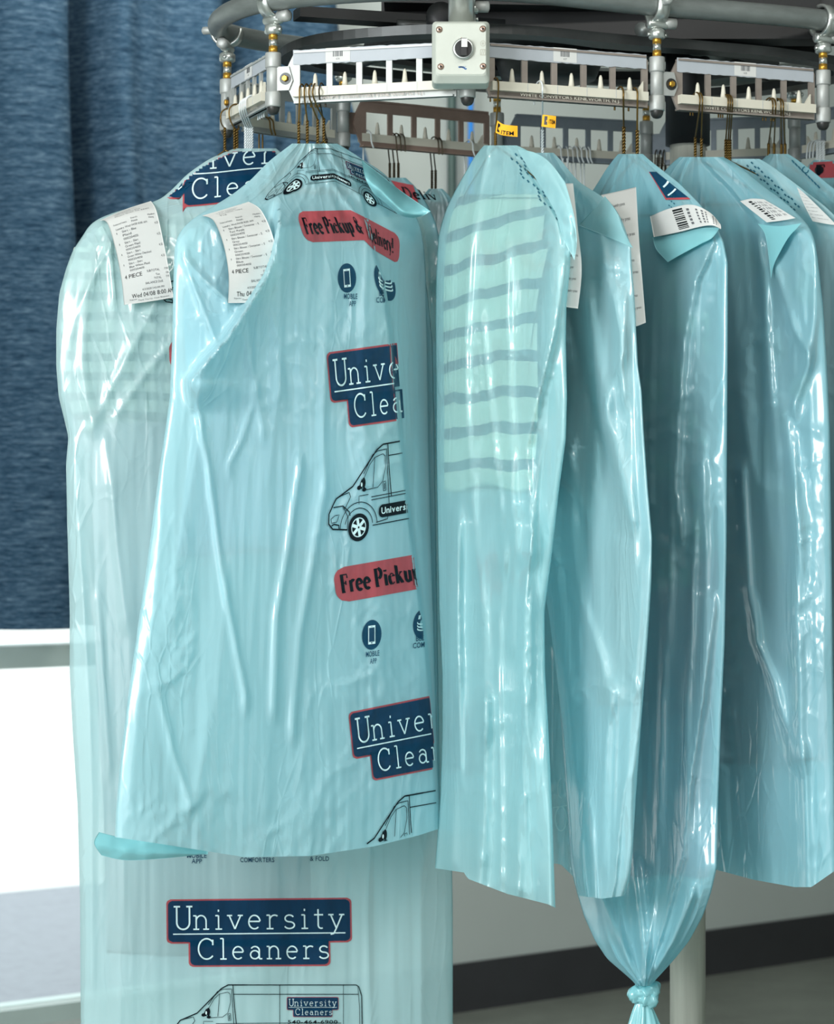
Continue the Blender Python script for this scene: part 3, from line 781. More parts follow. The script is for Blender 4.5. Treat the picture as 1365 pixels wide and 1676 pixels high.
def link(p, q, body, number, front=True):
    a = np.array([*ND[p], 0]); c = np.array([*ND[q], 0]); Ln = np.linalg.norm(c - a); x = (c - a) / Ln; n = np.array([x[1], -x[0], 0])
    if n[:2].dot((a + c)[:2] / 2 - CEN) < 0: n = -n
    root = thing('conveyor_link', tuple((a + c) / 2 + ZU * (CAMZ + .595)), LL[(p, q)], 'conveyor link', 'links of the garment conveyor')
    ax = (x, n, ZU); O = a + ZU * CAMZ
    e0, e1 = .030, Ln - .016
    d = MB()
    Lp = lambda pts, d0=-.002, d1=.002: d.prism(pts, O, ax, d0, d1)
    Lp([(e0 - .006, .653), (e0 + .004, .672), (e1 - .004, .672), (e1, .666), (e1, .653)]); Lp([(e0 + .004, .596), (e1, .596), (e1, .618), (e0 - .006, .618)])
    Lp([(e0 - .012, .632), (e0 - .006, .618), (e0 + .012, .618), (e0 + .012, .653), (e0 - .006, .653)]); Lp([(e1 - .010, .618), (e1, .618), (e1, .653), (e1 - .010, .653)])
    nop = 5; w = (e1 - .010 - e0 - .012) / nop
    for k in range(1, nop):
        xx = e0 + .012 + w * k; Lp([(xx - .0045, .618), (xx + .0045, .618), (xx + .0045, .653), (xx - .0045, .653)])
    d.box(O + x * (e0 + e1) / 2 + ZU * .5975, ax, ((e1 - e0) / 2 - .004, .0065, .0015)); d.box(O + x * (e0 + e1) / 2 + ZU * .671, ax, ((e1 - e0) / 2 - .004, .0055, .0015))
    d.build('plate', body, root)
    d = MB(); d.prism([(.008, .616), (.026, .616), (.032, .630), (.026, .651), (.008, .651)], O, ax, .002, .0055); d.build('hinge_tab', M['alu'] if front else body, root)
    d = MB(); d.lathe(O + x * .021 + n * .0050 + ZU * .633, n, [(.0088, 0), (.0088, .0012)], 18, 1); d.lathe(O + x * .021 + n * .006 + ZU * .633, n, [(.0048, 0), (.0048, .004), (.0038, .005)], 6, 0); d.build('bolt', [M['brass'], M['graph']], root)
    d = MB(); d.box(O + x * (e0 + e1) / 2 + n * .005 + ZU * .6115, ax, ((e1 - e0) / 2 - .004, .0075, .0065))
    for k in range(1, 5): d.box(O + x * (e0 + .012 + w * k) + n * .0126 + ZU * .6115, ax, (.0003, .0002, .006), 1)
    strip = d.build('peg_strip', [M['cream'], M['tape']], root)
    for k in range(5):
        xx = e0 + .012 + w * (k + .5) + .002; d = MB(); m_ = .0
        d.lathe(O + x * xx + n * .005 + ZU * .616, (0, 0, 1), [(.0052, 0), (.0036, .010), (.0026, .019), (.0012, .0225)], 10); d.build('peg', M['cream'], root, True)
    d = MB(); d.prism([(e1 - .022, .616), (e1 - .010, .616), (e1 - .010, .634)], O, ax, .003, .007); d.build('fin', M['cream'], root)
    if front:
        d = MB(); xs = np.linspace(e0 + .002, e1 - .003, 40); zt = .6735 + .0012 * hash2(np.arange(40), np.zeros(40), number); zb = .6535 - .0015 * hash2(np.arange(40), np.ones(40), number)
        V = [O + x * xx + n * .0028 + ZU * z for z_ in (zt, zb) for xx, z in zip(xs, z_)]; V2 = [p_ + n * .0006 for p_ in V]
        d.add(V + V2, np.concatenate([gridfaces(2, 40), gridfaces(2, 40, 80)]).tolist() + [(i, i + 1, 81 + i, 80 + i) for i in range(39)]); d.build('grey_tape', M['tape'], root)
        P = Print(); P.rows(lambda b: (0, 1), 0, 1, 2, 2, 0, 0); rs = np.random.RandomState(number); xx = .3
        while xx < .7: wv = rs.choice([.018, .03, .04]); P.rows(lambda b: (xx, xx + wv), .22, .62, 2, 2, 1, 1); xx += wv + rs.choice([.018, .03])
        P.sans(str(number), .5, .84, .13, 1, 1, 1.9, center=True)
        x0 = e0 + (.052 if p == 'A' else .104)
        if p == 'C': x0 = e0 + .099
        if p == 'Z': x0 = e0 + .075
        surf = lambda u, v, o_: O + x * np.asarray(u)[:, None] + ZU * np.asarray(v)[:, None] + n * (.0036 + np.asarray(o_)[:, None])
        P.lay('barcode_label', lambda u, v, o_: surf(u, v, o_), lambda a_, b_: (x0 + a_ * .0375, .6745 - b_ * .0205), [M['paper'], M['thermal']], root, base=.0003, gap=.0002)
        P = Print(); P.sans('WHITE CONVEYORS KENILWORTH, N.J.', .5, .9, .8, 0, 0, 1, center=True, width=.62)
        P.lay('cast_lettering', lambda u, v, o_: O + x * np.asarray(u)[:, None] + ZU * np.asarray(v)[:, None] + n * (.0068 + np.asarray(o_)[:, None]), lambda a_, b_: (e0 + (e1 - e0) * a_, .6047 - b_ * .0055), [m_taupe if p in 'A' else M['cream']], root)
    RAIL[(p, q)] = (O, x, n, e0, e1, Ln, w)
    return root


link('Z', 'A', M['alu'], 625); link('A', 'B', M['alu'], 626); link('B', 'C', m_taupe, 627); link('C', 'D', m_taupe, 628)
link('K', 'G', m_brownalu, 1, False); link('G', 'H', m_bluegrey, 2, False); link('H', 'I', m_bluegrey, 3, False); link('Z', 'K', M['alu'], 4, False); link('E', 'I', m_bluegrey, 5, False)

# switch box on a pipe in front of the hidden trolley
bx = thing('switch_box', tuple(W(755, 140, 3.455)), 'grey plastic switch box with black rotary knob above the front conveyor links', 'switch')
c0 = W(754, 89, 3.455); d = MB(); hw, hh = .0405, .0440
def rrect(hw, hh, r, n=5): return np.concatenate([arc(sx * (hw - r), sz * (hh - r), r, r, a0, a0 + 90, n) for sx, sz, a0 in ((1, 1, 0), (-1, 1, 90), (-1, -1, 180), (1, -1, 270))])
prof = [(1.0, .03), (1.0, -.012), (.985, -.0145), (.90, -.024), (.87, -.0255)]; ring = []
for s_, y_ in prof:
    rr_ = rrect(hw * s_ if s_ > .95 else hw - (1 - s_) * .045, hh * s_ if s_ > .95 else hh - (1 - s_) * .07, .006); dz = 0 if s_ > .95 else .0025
    ring.append(np.column_stack([c0[0] + rr_[:, 0], np.full(len(rr_), c0[1] + y_), c0[2] + rr_[:, 1] + dz]))
k = len(ring[0]); d.add(np.concatenate(ring), gridfaces(len(ring), k, 0, True).tolist() + [tuple(range(k - 1, -1, -1)), tuple((len(ring) - 1) * k + j for j in range(k))])
d.build('box', M['boxgrey'], bx)
yf = c0[1] - .0255
for sx, sz in ((-.0305, .030), (.0305, .031), (-.0285, -.022), (.0310, -.0215)):
    d = MB(); d.lathe((c0[0] + sx, yf, c0[2] + sz), (0, -1, 0), [(.0046, 0), (.0046, .001), (.003, .0022)], 14, 0); d.lathe((c0[0] + sx, yf - .0023, c0[2] + sz), (0, -1, 0), [(.0018, 0), (.0015, .0003)], 6, 1); d.build('screw', [M['screw'], M['dark']], bx, True)
kc = np.array([c0[0] + .0032, yf, c0[2] + .0025])
d = MB(); d.lathe(kc, (0, -1, 0), [(.0152, 0), (.0152, .004), (.0135, .0055), (.0125, .0055)], 28); d.build('knob_bezel', M['steel'], bx, True)
d = MB(); d.lathe(kc - np.array([0, .005, 0]), (0, -1, 0), [(.0122, 0), (.0118, .003)], 26, 0); d.box(kc + np.array([.0004, -.011, .001]), AXW, (.0040, .005, .0118), 0); d.box(kc + np.array([.0012, -.0163, .006]), AXW, (.0042, .0006, .0060), 1); d.build('rotary_knob', [M['dark'], M['paper']], bx)
P = Print()
for k in range(5): P.rib(arc(.25 + .13 * k, .55 + .06 * k * (k - 2), .06, .3, 200, -20, 7), .10, 0, 0, .2)
P.rib(ln((.2, .45), (.85, .45)), .06, 0, 0, .2)
surf = lambda u, v, o_: np.column_stack([c0[0] + u, yf - np.asarray(o_), c0[2] + v])
P.lay('pen_scrawl', surf, lambda a, b: (-.006 + a * .016, -.0195 - b * .005), [M['blue_ink']], bx, base=.0003)
P = Print(); P.disc(.5, 0, .5, .5, 0, 0, hole=.85); P.rib(ln((.5, -.3), (.5, .3)), .08, 0, 0, .2); P.rib(ln((.25, 0), (.75, 0)), .08, 0, 0, .2)
for q in (ln((0, 1.0), (1, 1.0)), ln((0, 1.9), (1, 1.9)), ln((0, 1.0), (0, 1.9)), ln((1, 1.0), (1, 1.9)), ln((.2, 1.8), (.45, 1.1)), ln((.55, 1.8), (.8, 1.1))): P.rib(q, .1, 0, 0, .3)
P.lay('approval_mark', surf, lambda a, b: (.0272 + a * .007, .0105 - b * .0085), [solid('faint_print', srgb(168, 166, 152), .6)], bx, base=.0003)
P = Print(); P.rib(ln((0, 0), (.0, 1)), .3, 0, 0, .3); P.lay('red_tick', surf, lambda a, b: (.0005 + a * .002, .0195 - b * .003), [M['red']], bx, base=.0003)
d = MB(); d.lathe(W(755, 38, 3.47) + np.array([0, 0, -.01]), (0, 0, 1), [(.0185, 0), (.0185, .20)], 24); d.build('support_pipe', M['steel'], bx, True)

# ------------------------------------------------------------------ garment bags
def smoothed(v, y, vg, k=13):
    g = np.interp(vg, v, y); pad = k // 2
    gp = np.concatenate([2 * g[0] - g[1:pad + 1][::-1], g, 2 * g[-1] - g[-pad - 1:-1][::-1]])
    w = np.hanning(k + 2)[1:-1]; return np.convolve(gp, w / w.sum(), 'valid')


def sst(x): x = np.clip(x, 0, 1); return x * x * (3 - 2 * x)


class Bag:
    def __init__(s, prof, YL, YR, t, seed, folds=(), hem=None, pleat=.006, npl=6, fine=.0012, crum=.003, crumv=(0, 9999), k=13, hemh=260, tb=.25, top=.03, bend=None):
        s.bend = bend
        pv = [p[0] for p in prof]; rv = min(pv[0] + 260, pv[-1]); la = np.interp(rv, pv, [p[1] for p in prof]); ra = np.interp(rv, pv, [p[2] for p in prof])
        pl = lambda u: YL + (YR - YL) * (u - la) / (ra - la)      # every bag hangs in one upright plane
        P = [p + (pl(p[1]), pl(p[2])) if len(p) == 3 else p for p in prof]
        a = np.array(P, float); s.v0, s.v1 = a[0, 0], a[-1, 0]
        s.vg = np.arange(s.v0, s.v1 + 2, 2.)
        s.L = smoothed(a[:, 0], a[:, 1], s.vg, k); s.R = smoothed(a[:, 0], a[:, 2], s.vg, k)
        s.YLg = smoothed(a[:, 0], a[:, 3], s.vg, k); s.YRg = smoothed(a[:, 0], a[:, 4], s.vg, k)
        s.t, s.seed, s.folds, s.hem = t, seed, folds, hem
        s.pleat, s.npl, s.fine, s.crum, s.crumv, s.hemh, s.tb, s.top = pleat, npl, fine, crum, crumv, hemh, tb, top
    def uL(s, v): return np.interp(v, s.vg, s.L)
    def uR(s, v): return np.interp(v, s.vg, s.R)
    def mid(s, q, v):
        a = np.interp(v, s.vg, s.YLg); y = a + (np.interp(v, s.vg, s.YRg) - a) * q
        if s.bend:      # the film turns away to the back beyond this crease
            c, k, w0 = s.bend; c = np.array(c, float); x = s.uL(v) + q * (s.uR(v) - s.uL(v)) - np.interp(v, c[:, 1], c[:, 0]); y = y + k * np.maximum(x, 0) * sst((v - w0) / 140.)
        return y
    def shift(s, q, v):
        if s.hem is None: return 0 * v
        h = np.array(s.hem, float); return np.interp(q, h[:, 0], h[:, 1]) * sst((v - (s.v1 - s.hemh)) / s.hemh)
    def th(s, q, v):
        tv = s.top + (1 - s.top) * sst((v - s.v0) / 230.) ** .7
        return s.t * tv * np.sqrt(np.clip(1 - (2 * q - 1) ** 2, 0, 1))
    def disp(s, q, u, v, back=False):
        sd = s.seed + (50 if back else 0); env = .35 + .65 * sst((v - s.v0) / 260.)
        n = vnoise(q * s.npl + .4 * vnoise(q * 3, v / 300., sd + 3) + v / 2600., v / 520., sd)
        d = s.pleat * env * (1 - np.abs(2 * n - 1)) ** 1.7 * 1.6
        n = vnoise(q * s.npl * 2.7 + .5 * vnoise(q * 4, v / 160., sd + 8), v / 330., sd + 1); d = d + s.pleat * .35 * env * (1 - np.abs(2 * n - 1)) ** 2
        d = d + s.fine * vnoise(u / 7.0, v / 130., sd + 2)
        mk_ = sst((vnoise(u / 90., v / 150., sd + 4) - .38) / .3) * sst((v - s.crumv[0]) / 60.) * sst((s.crumv[1] - v) / 60.)
        wx = 26 * (vnoise(u / 60., v / 60., sd + 6) - .5)
        d = d + s.crum * mk_ * (facets((u + wx + .35 * v) / 44., (v * .8 - .3 * u + wx) / 62., sd + 5) + .4 * facets((u + wx) / 19., (v + wx) / 27., sd + 7))
        if not back:
            for f in s.folds:
                a = np.array(f['p'], float); u0 = np.interp(v, a[:, 1], a[:, 0]); tp = f.get('taper', 40.)
                win = sst((v - a[0, 1] + tp) / tp) * sst((a[-1, 1] + tp - v) / tp); x = (u - u0) / f['w']
                if f['k'] == 'lapR': d = d + f['a'] * win * np.exp(-np.maximum(-x, 0) * 3.6) * np.exp(-np.maximum(x, 0) * .35)
                elif f['k'] == 'ridge': d = d + f['a'] * win * np.exp(-x * x)
                elif f['k'] == 'sharp': d = d + .75 * f['a'] * win * np.exp(-(np.sqrt(x * x + .12) - .35) * 1.1)
                elif f['k'] == 'step': d = d - f['a'] * win * sst(x * .5 + .5)
                elif f['k'] == 'stepL': d = d - f['a'] * win * sst(.5 - x * .5)
                elif f['k'] == 'lap': d = d + f['a'] * win * np.exp(-np.maximum(x, 0) * 3.6) * np.exp(np.minimum(x, 0) * .8)
        return d
    def Yf(s, q, u, v):
        w = np.clip(4 * q * (1 - q) * 2.2, 0, 1); th = s.th(q, v); a, b = s.vg[0], s.vg[-1]; vm = min(s.v0 + 400, b)
        sl = (np.interp(vm, s.vg, s.YRg) - np.interp(vm, s.vg, s.YLg)) / max(.02, (s.uR(vm) - s.uL(vm)) / F * 3.6); k = min(2.3, math.sqrt(1 + sl * sl))
        d = s.disp(q, u, v) * w * k
        return s.mid(q, v) - th - np.maximum(d, -th * (.55 + .7 * sst((v - s.v0 - 160) / 160.)))
    def Yb(s, q, u, v):
        w = np.clip(4 * q * (1 - q) * 2.2, 0, 1); return s.mid(q, v) + s.th(q, v) * s.tb * 2 + .5 * s.disp(q, u, v, True) * w
    def inv(s, u, v):
        vr = np.array(v, float)
        for _ in range(4):
            q = np.clip((u - s.uL(vr)) / (s.uR(vr) - s.uL(vr)), 0, 1); vr = v - s.shift(q, vr)
        return q, vr
    def front(s, u, v, off=0):
        u = np.asarray(u, float); v = np.asarray(v, float); q, vr = s.inv(u, v); return W(u, v, s.Yf(q, u, vr) - off)
    def back(s, u, v, off=0):
        u = np.asarray(u, float); v = np.asarray(v, float); q, vr = s.inv(u, v); return W(u, v, s.Yb(q, u, vr) + off)
    def build(s, label, mat, group='bagged garments hanging on the conveyor', res=3.6):
        nu = int(np.clip((s.R - s.L).max() / res, 40, 190)); nv = int((s.v1 - s.v0) / 4.2)
        vr = s.v0 + (s.v1 - s.v0) * np.linspace(0, 1, nv) ** 1.08
        q = (1 - np.cos(np.linspace(0, np.pi, nu))) / 2; q = .5 * q + .5 * np.linspace(0, 1, nu)
        Q, V = np.meshgrid(q, vr); U = s.uL(V) + Q * (s.uR(V) - s.uL(V)); V2 = V + s.shift(Q, V)
        A = W(U, V2, s.Yf(Q, U, V))
        qb = q[1:-1:2][::-1]; Qb, Vb = np.meshgrid(qb, vr); Ub = s.uL(Vb) + Qb * (s.uR(Vb) - s.uL(Vb))
        B = W(Ub, Vb + s.shift(Qb, Vb), s.Yb(Qb, Ub, Vb))
        G = np.concatenate([A, B], 1); nc = G.shape[1]
        s.o = mk('garment_bag', G.reshape(-1, 3), gridfaces(nv, nc, 0, True), mat)
        meta(s.o, label, 'garment bag', group); return s.o


def patch(name, pts, mat, parent=None, n=14, label=None, thick=.0004, wob=0, seed=0):
    """sheet through a grid of (u, v, Y) control points"""
    a = np.array(pts, float); r, c, _ = a.shape
    t1 = np.array([catmull(a[i], n, False) for i in range(r)]); g = np.array([catmull(t1[:, j], n, False) for j in range(t1.shape[1])]).transpose(1, 0, 2)
    P = W(g[..., 0], g[..., 1], g[..., 2] + (wob * (vnoise(g[..., 0] / 16., g[..., 1] / 16., seed) - .5) if wob else 0))
    nr, nc = P.shape[:2]
    T = P + np.array([0, thick, 0]); N = nr * nc
    rim = [(i, i + 1, N + i + 1, N + i) for i in range(nc - 1)] + [((nr - 1) * nc + i, N + (nr - 1) * nc + i, N + (nr - 1) * nc + i + 1, (nr - 1) * nc + i + 1) for i in range(nc - 1)]
    rim += [(i * nc, N + i * nc, N + (i + 1) * nc, (i + 1) * nc) for i in range(nr - 1)] + [(i * nc + nc - 1, (i + 1) * nc + nc - 1, N + (i + 1) * nc + nc - 1, N + i * nc + nc - 1) for i in range(nr - 1)]
    o = mk(name, np.concatenate([P.reshape(-1, 3), T.reshape(-1, 3)]), gridfaces(nr, nc).tolist() + gridfaces(nr, nc, N)[:, ::-1].tolist() + rim, mat, parent, True, None, label)
    def surf(u, v, off=0):
        """u, v here are sheet parameters in 0..1"""
        x = np.clip(np.asarray(u), 0, 1) * (nc - 1); y = np.clip(np.asarray(v), 0, 1) * (nr - 1); i = np.minimum(y.astype(int), nr - 2); j = np.minimum(x.astype(int), nc - 2); fx = (x - j)[:, None]; fy = (y - i)[:, None]
        p = (P[i, j] * (1 - fx) + P[i, j + 1] * fx) * (1 - fy) + (P[i + 1, j] * (1 - fx) + P[i + 1, j + 1] * fx) * fy
        du = P[i, j + 1] - P[i, j]; dv = P[i + 1, j] - P[i, j]; nn = np.cross(du, dv); nn /= np.linalg.norm(nn, axis=1)[:, None] + 1e-12
        nn = np.where((nn[:, 1] > 0)[:, None], -nn, nn)
        return p + nn * np.broadcast_to(np.asarray(off), (len(p),))[:, None]
    return o, surf


def onb(bag, off, *rows):
    """rows of (u, v) control points dropped onto the front of a bag, off metres proud of it"""
    out = []
    for row in rows:
        out.append([])
        for p in row:
            q, vr = bag.inv(np.array([float(p[0])]), np.array([float(p[1])])); out[-1].append((p[0], p[1], float((bag.mid(q, vr) - bag.th(q, vr))[0]) - off - (p[2] if len(p) > 2 else 0)))
    return out


def garment(bag, v0, v1, s0, s1, mat, label, cat='garment', k=.5, seed=1, sleeves=(), hemwave=6, name='hung_garment', smat=None):
    nv = int((v1 - v0) / 7); nu = 46; vr = np.linspace(v0, v1, nv)
    q = (1 - np.cos(np.linspace(0, np.pi, nu))) / 2; Q, V = np.meshgrid(q, vr)
    def S(Q, V): return s0 + Q * (s1 - s0)
    U = bag.uL(V) + S(Q, V) * (bag.uR(V) - bag.uL(V)); n = vnoise(Q * 5, V / 260., seed)
    cap = np.clip(np.minimum((V - v0) / 24, (v1 - V) / 24 + .05), .05, 1)
    t = bag.th(S(Q, V) * .9 + .05, V) * k * np.sqrt(np.clip(1 - (2 * Q - 1) ** 2, 0, 1)) * cap
    Vh = V + hemwave * np.sin(Q * 9 + seed) * sst((V - v1 + 80) / 80)
    A = W(U, Vh, bag.mid(S(Q, V), V) - t * (.8 + .4 * n)); Bq = q[1:-1][::-1]; Qb, Vb = np.meshgrid(Bq, vr)
    Ub = bag.uL(Vb) + S(Qb, Vb) * (bag.uR(Vb) - bag.uL(Vb)); capb = np.clip(np.minimum((Vb - v0) / 24, (v1 - Vb) / 24 + .05), .05, 1)
    tb = bag.th(S(Qb, Vb) * .9 + .05, Vb) * k * .6 * np.sqrt(np.clip(1 - (2 * Qb - 1) ** 2, 0, 1)) * capb
    B = W(Ub, Vb, bag.mid(S(Qb, Vb), Vb) + tb)
    G = np.concatenate([A, B], 1); nc = G.shape[1]; f = gridfaces(nv, nc, 0, True).tolist(); f += [tuple(range(nc - 1, -1, -1)), tuple((nv - 1) * nc + j for j in range(nc))]
    o = mk(name, G.reshape(-1, 3), f, mat); meta(o, label, cat, 'cleaned garments inside the bags')
    for pts in sleeves:      # (u, v, half width px, fraction of front thickness)
        a = catmull(np.array(pts, float), 8, False); d = MB()
        qq = np.clip((a[:, 0] - bag.uL(a[:, 1])) / (bag.uR(a[:, 1]) - bag.uL(a[:, 1])), .03, .97)
        Y = bag.mid(qq, a[:, 1]) - bag.th(qq, a[:, 1]) * a[:, 3]
        C = W(a[:, 0], a[:, 1], Y); d.tube(C, a[:, 2] / F * Y, 14)
        V_ = d.v[0]; dy = (V_[:, 1] - np.repeat(C[:, 1], 14)) * .25; uv = CX + V_[:, 0] / V_[:, 1] * F; vv = CY - (V_[:, 2] - CAMZ) / V_[:, 1] * F
        qv = np.clip((uv - bag.uL(vv)) / (bag.uR(vv) - bag.uL(vv)), .02, .98); thv = bag.th(qv, vv); d.v[0] = W(uv, vv, bag.mid(qv, vv) - thv * np.repeat(a[:, 3], 14) + np.clip(dy, -thv * .3, thv * .3))
        d.build('sleeve', smat or mat, o, True)
    return o


def u_of(p): return CX + p[..., 0] / p[..., 1] * F


def hanger(lk, u, neck, mat, label, group, bag=None, spread=.8, un=None, tw=True, out=1, dv=70, twlen=.034, r=.00125):
    """wire hanger: hook over the peg strip at image column u, twisted neck, shoulders inside the bag"""
    O, x, n, e0, e1, Ln, w = RAIL[lk]
    ss = np.linspace(0, Ln, 400); pts = O + x * ss[:, None]; uu = u_of(pts + n * .012 * out); s_ = ss[np.argmin(np.abs(uu - u))]
    H = O + x * s_
    nn = n * out
    un = u if un is None else un
    Nk = W(un, neck, H[1] + nn[1] * .003) if bag is None else W(un, neck, bag.mid(np.clip((un - bag.uL(neck + 8)) / (bag.uR(neck + 8) - bag.uL(neck + 8)), .1, .9), neck + 8))            # where the neck enters the bag
    z = lambda h, o_: H + ZU * h + nn * o_
    top = np.array([Nk[0], Nk[1], Nk[2]])
    htw = Nk + ZU * twlen
    hook = catmull([htw, htw * .5 + z(.598, .016) * .5, z(.604, .0165), z(.617, .0155), z(.6235, .006), z(.618, -.0075), z(.604, -.0115), z(.592, -.0125)], 8, False)
    d = MB(); d.tube(hook, r, 7)
    tt = np.linspace(0, 1, 40)
    for ph in (0, np.pi):
        ax = Nk + ZU * twlen * tt[:, None]; a = ph + tt * 26
        d.tube(ax + np.column_stack([np.cos(a), np.sin(a), 0 * a]) * r * 1.05, r, 6)
    if bag is not None:
        sh = []
        vv = neck + dv
        for sg in (-1, 1):
            q = .5 + sg * spread / 2; uq = bag.uL(vv) + q * (bag.uR(vv) - bag.uL(vv)); sh.append(W(uq, vv, bag.mid(q, vv)))
        for E in sh: d.tube(catmull([Nk, Nk * .75 + E * .25 + ZU * .004, Nk * .2 + E * .8 + ZU * .002, E], 5, False), r, 6)
        d.tube(np.linspace(sh[0], sh[1], 6), r, 6)
    o = d.build('wire_hanger', mat, None, True); meta(o, label, 'hanger', group); return o


# --- prints shared
SIGN, PILL, VAN, PHONE, BED = sign_art(), pill_art(), van_art(), phone_icon(), bed_icon()


def icon_text(parent, surf, mapping_at, lines, clip=None):
    P = Print()
    for k, (txt, uu, vv, h, wd) in enumerate(lines): P.sans(txt, uu, vv, h, 0, 1, 1.0, True, center=True, width=wd) if wd is None else P.sans(txt, uu - wd / 2, vv, h, 0, 1, 1.0, True, width=wd)
    return P.lay('caption_print', surf, mapping_at, [M['navy']], parent, clip)


# === bag at the far left: long bag, printed front almost facing the camera
b1 = Bag([(243, 384, 452), (258, 345, 470), (285, 306, 520), (310, 282, 570), (330, 258, 600), (342, 205, 620), (352, 172, 640), (366, 148, 655), (385, 136, 668), (410, 119, 682), (440, 108, 690), (480, 97, 697), (540, 92, 702), (600, 92, 706), (650, 96, 710), (690, 106, 712), (715, 112, 713), (760, 108, 715), (860, 110, 718), (1000, 114, 724), (1100, 114, 728), (1200, 119, 733), (1320, 127, 738), (1480, 131, 741), (1660, 132, 741), (1860, 134, 741)],
         3.62, 3.87, .046, 11, pleat=.0042, npl=7, crum=.0042, crumv=(330, 760), folds=[
    dict(k='ridge', p=[(165, 380), (150, 430), (140, 520), (135, 600), (150, 690)], a=0.0062, w=9.8), dict(k='ridge', p=[(178, 400), (182, 440), (186, 480)], a=0.0050, w=4.9),
    dict(k='sharp', p=[(196, 372), (165, 430), (130, 500), (112, 560)], a=.009, w=9), dict(k='sharp', p=[(265, 480), (222, 560), (180, 640), (150, 700)], a=.007, w=9), dict(k='sharp', p=[(282, 560), (240, 610), (190, 680)], a=.006, w=8),
    dict(k='lap', p=[(122, 720), (124, 800), (131, 900), (138, 1000), (146, 1150), (150, 1300), (150, 1600)], a=.014, w=26), dict(k='sharp', p=[(174, 730), (182, 800), (192, 900), (205, 1010)], a=.007, w=8),
    dict(k='ridge', p=[(160, 985), (168, 1100), (178, 1250)], a=0.0050, w=5.6), dict(k='sharp', p=[(604, 1400), (600, 1500), (606, 1700)], a=.006, w=10), dict(k='sharp', p=[(693, 1400), (690, 1500), (692, 1700)], a=.005, w=8)])
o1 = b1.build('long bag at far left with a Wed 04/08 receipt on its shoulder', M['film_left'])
ins1 = lambda u, v: (v > np.interp(u, b1.L[:60][::-1], b1.vg[:60][::-1]) + 4) & (u < b1.uR(v) - 6) & (u > b1.uL(v) + 5)
SIGN.lay('sign_print', b1.front, lambda a, b: (263 + a * 305, 222 + b * 112 + 5 * np.sin(a * 7 + b) + 26 * np.clip((.13 - a) / .02, 0, 1)), SIGN_M, o1, ins1)
PILL.lay('delivery_print', b1.front, quadmap((276, 553), (590, 545), (588, 606), (278, 608)), PILL_M, o1)
VAN.lay('van_print', b1.front, lambda a, b: (264 + .174 * a, 494 - (1446 - b) * .150), VAN_M, o1)
SIGN.lay('sign_print', b1.front, quadmap((272, 1472), (575, 1469), (577, 1581), (273, 1583)), SIGN_M, o1)
VAN.lay('van_print', b1.front, lambda a, b: (281 + .1735 * a, 1612 + (b - 897) * .174), VAN_M, o1)
P = Print()
for txt, uu, vv, wd in (('MOBILE', 322, 1404, 32), ('APP', 322, 1413, 17), ('COMFORTERS', 421, 1411, 56), ('& FOLD', 523, 1409, 31)): P.sans(txt, uu - wd / 2, vv, 7.5, 0, 1, 1.0, True, width=wd)
for uu in (322, 421, 523): P.disc(uu, 1368, 20, 22, 0, 1)
P.lay('caption_print', b1.front, lambda a, b: (a, b), [M['navy']], o1)
c_plaid = cloth('green_check_shirting', srgb(216, 224, 212), 'plaid', srgb(110, 140, 136), .030, .42, srgb(120, 150, 150))
garment(b1, 350, 705, .035, .95, c_plaid, 'pale green checked shirt inside the bag at far left', 'shirt', .62, 3, [[(140, 410, 20, .3), (126, 480, 22, .3), (122, 580, 22, .3), (140, 680, 22, .3)]], name='checked_shirt')
garment(b1, 660, 1560, .07, .62, cloth('pale_grey_trousers', srgb(176, 182, 186)), 'pale grey trousers below the checked shirt inside the far left bag', 'trousers', .28, 5, name='hung_trousers')

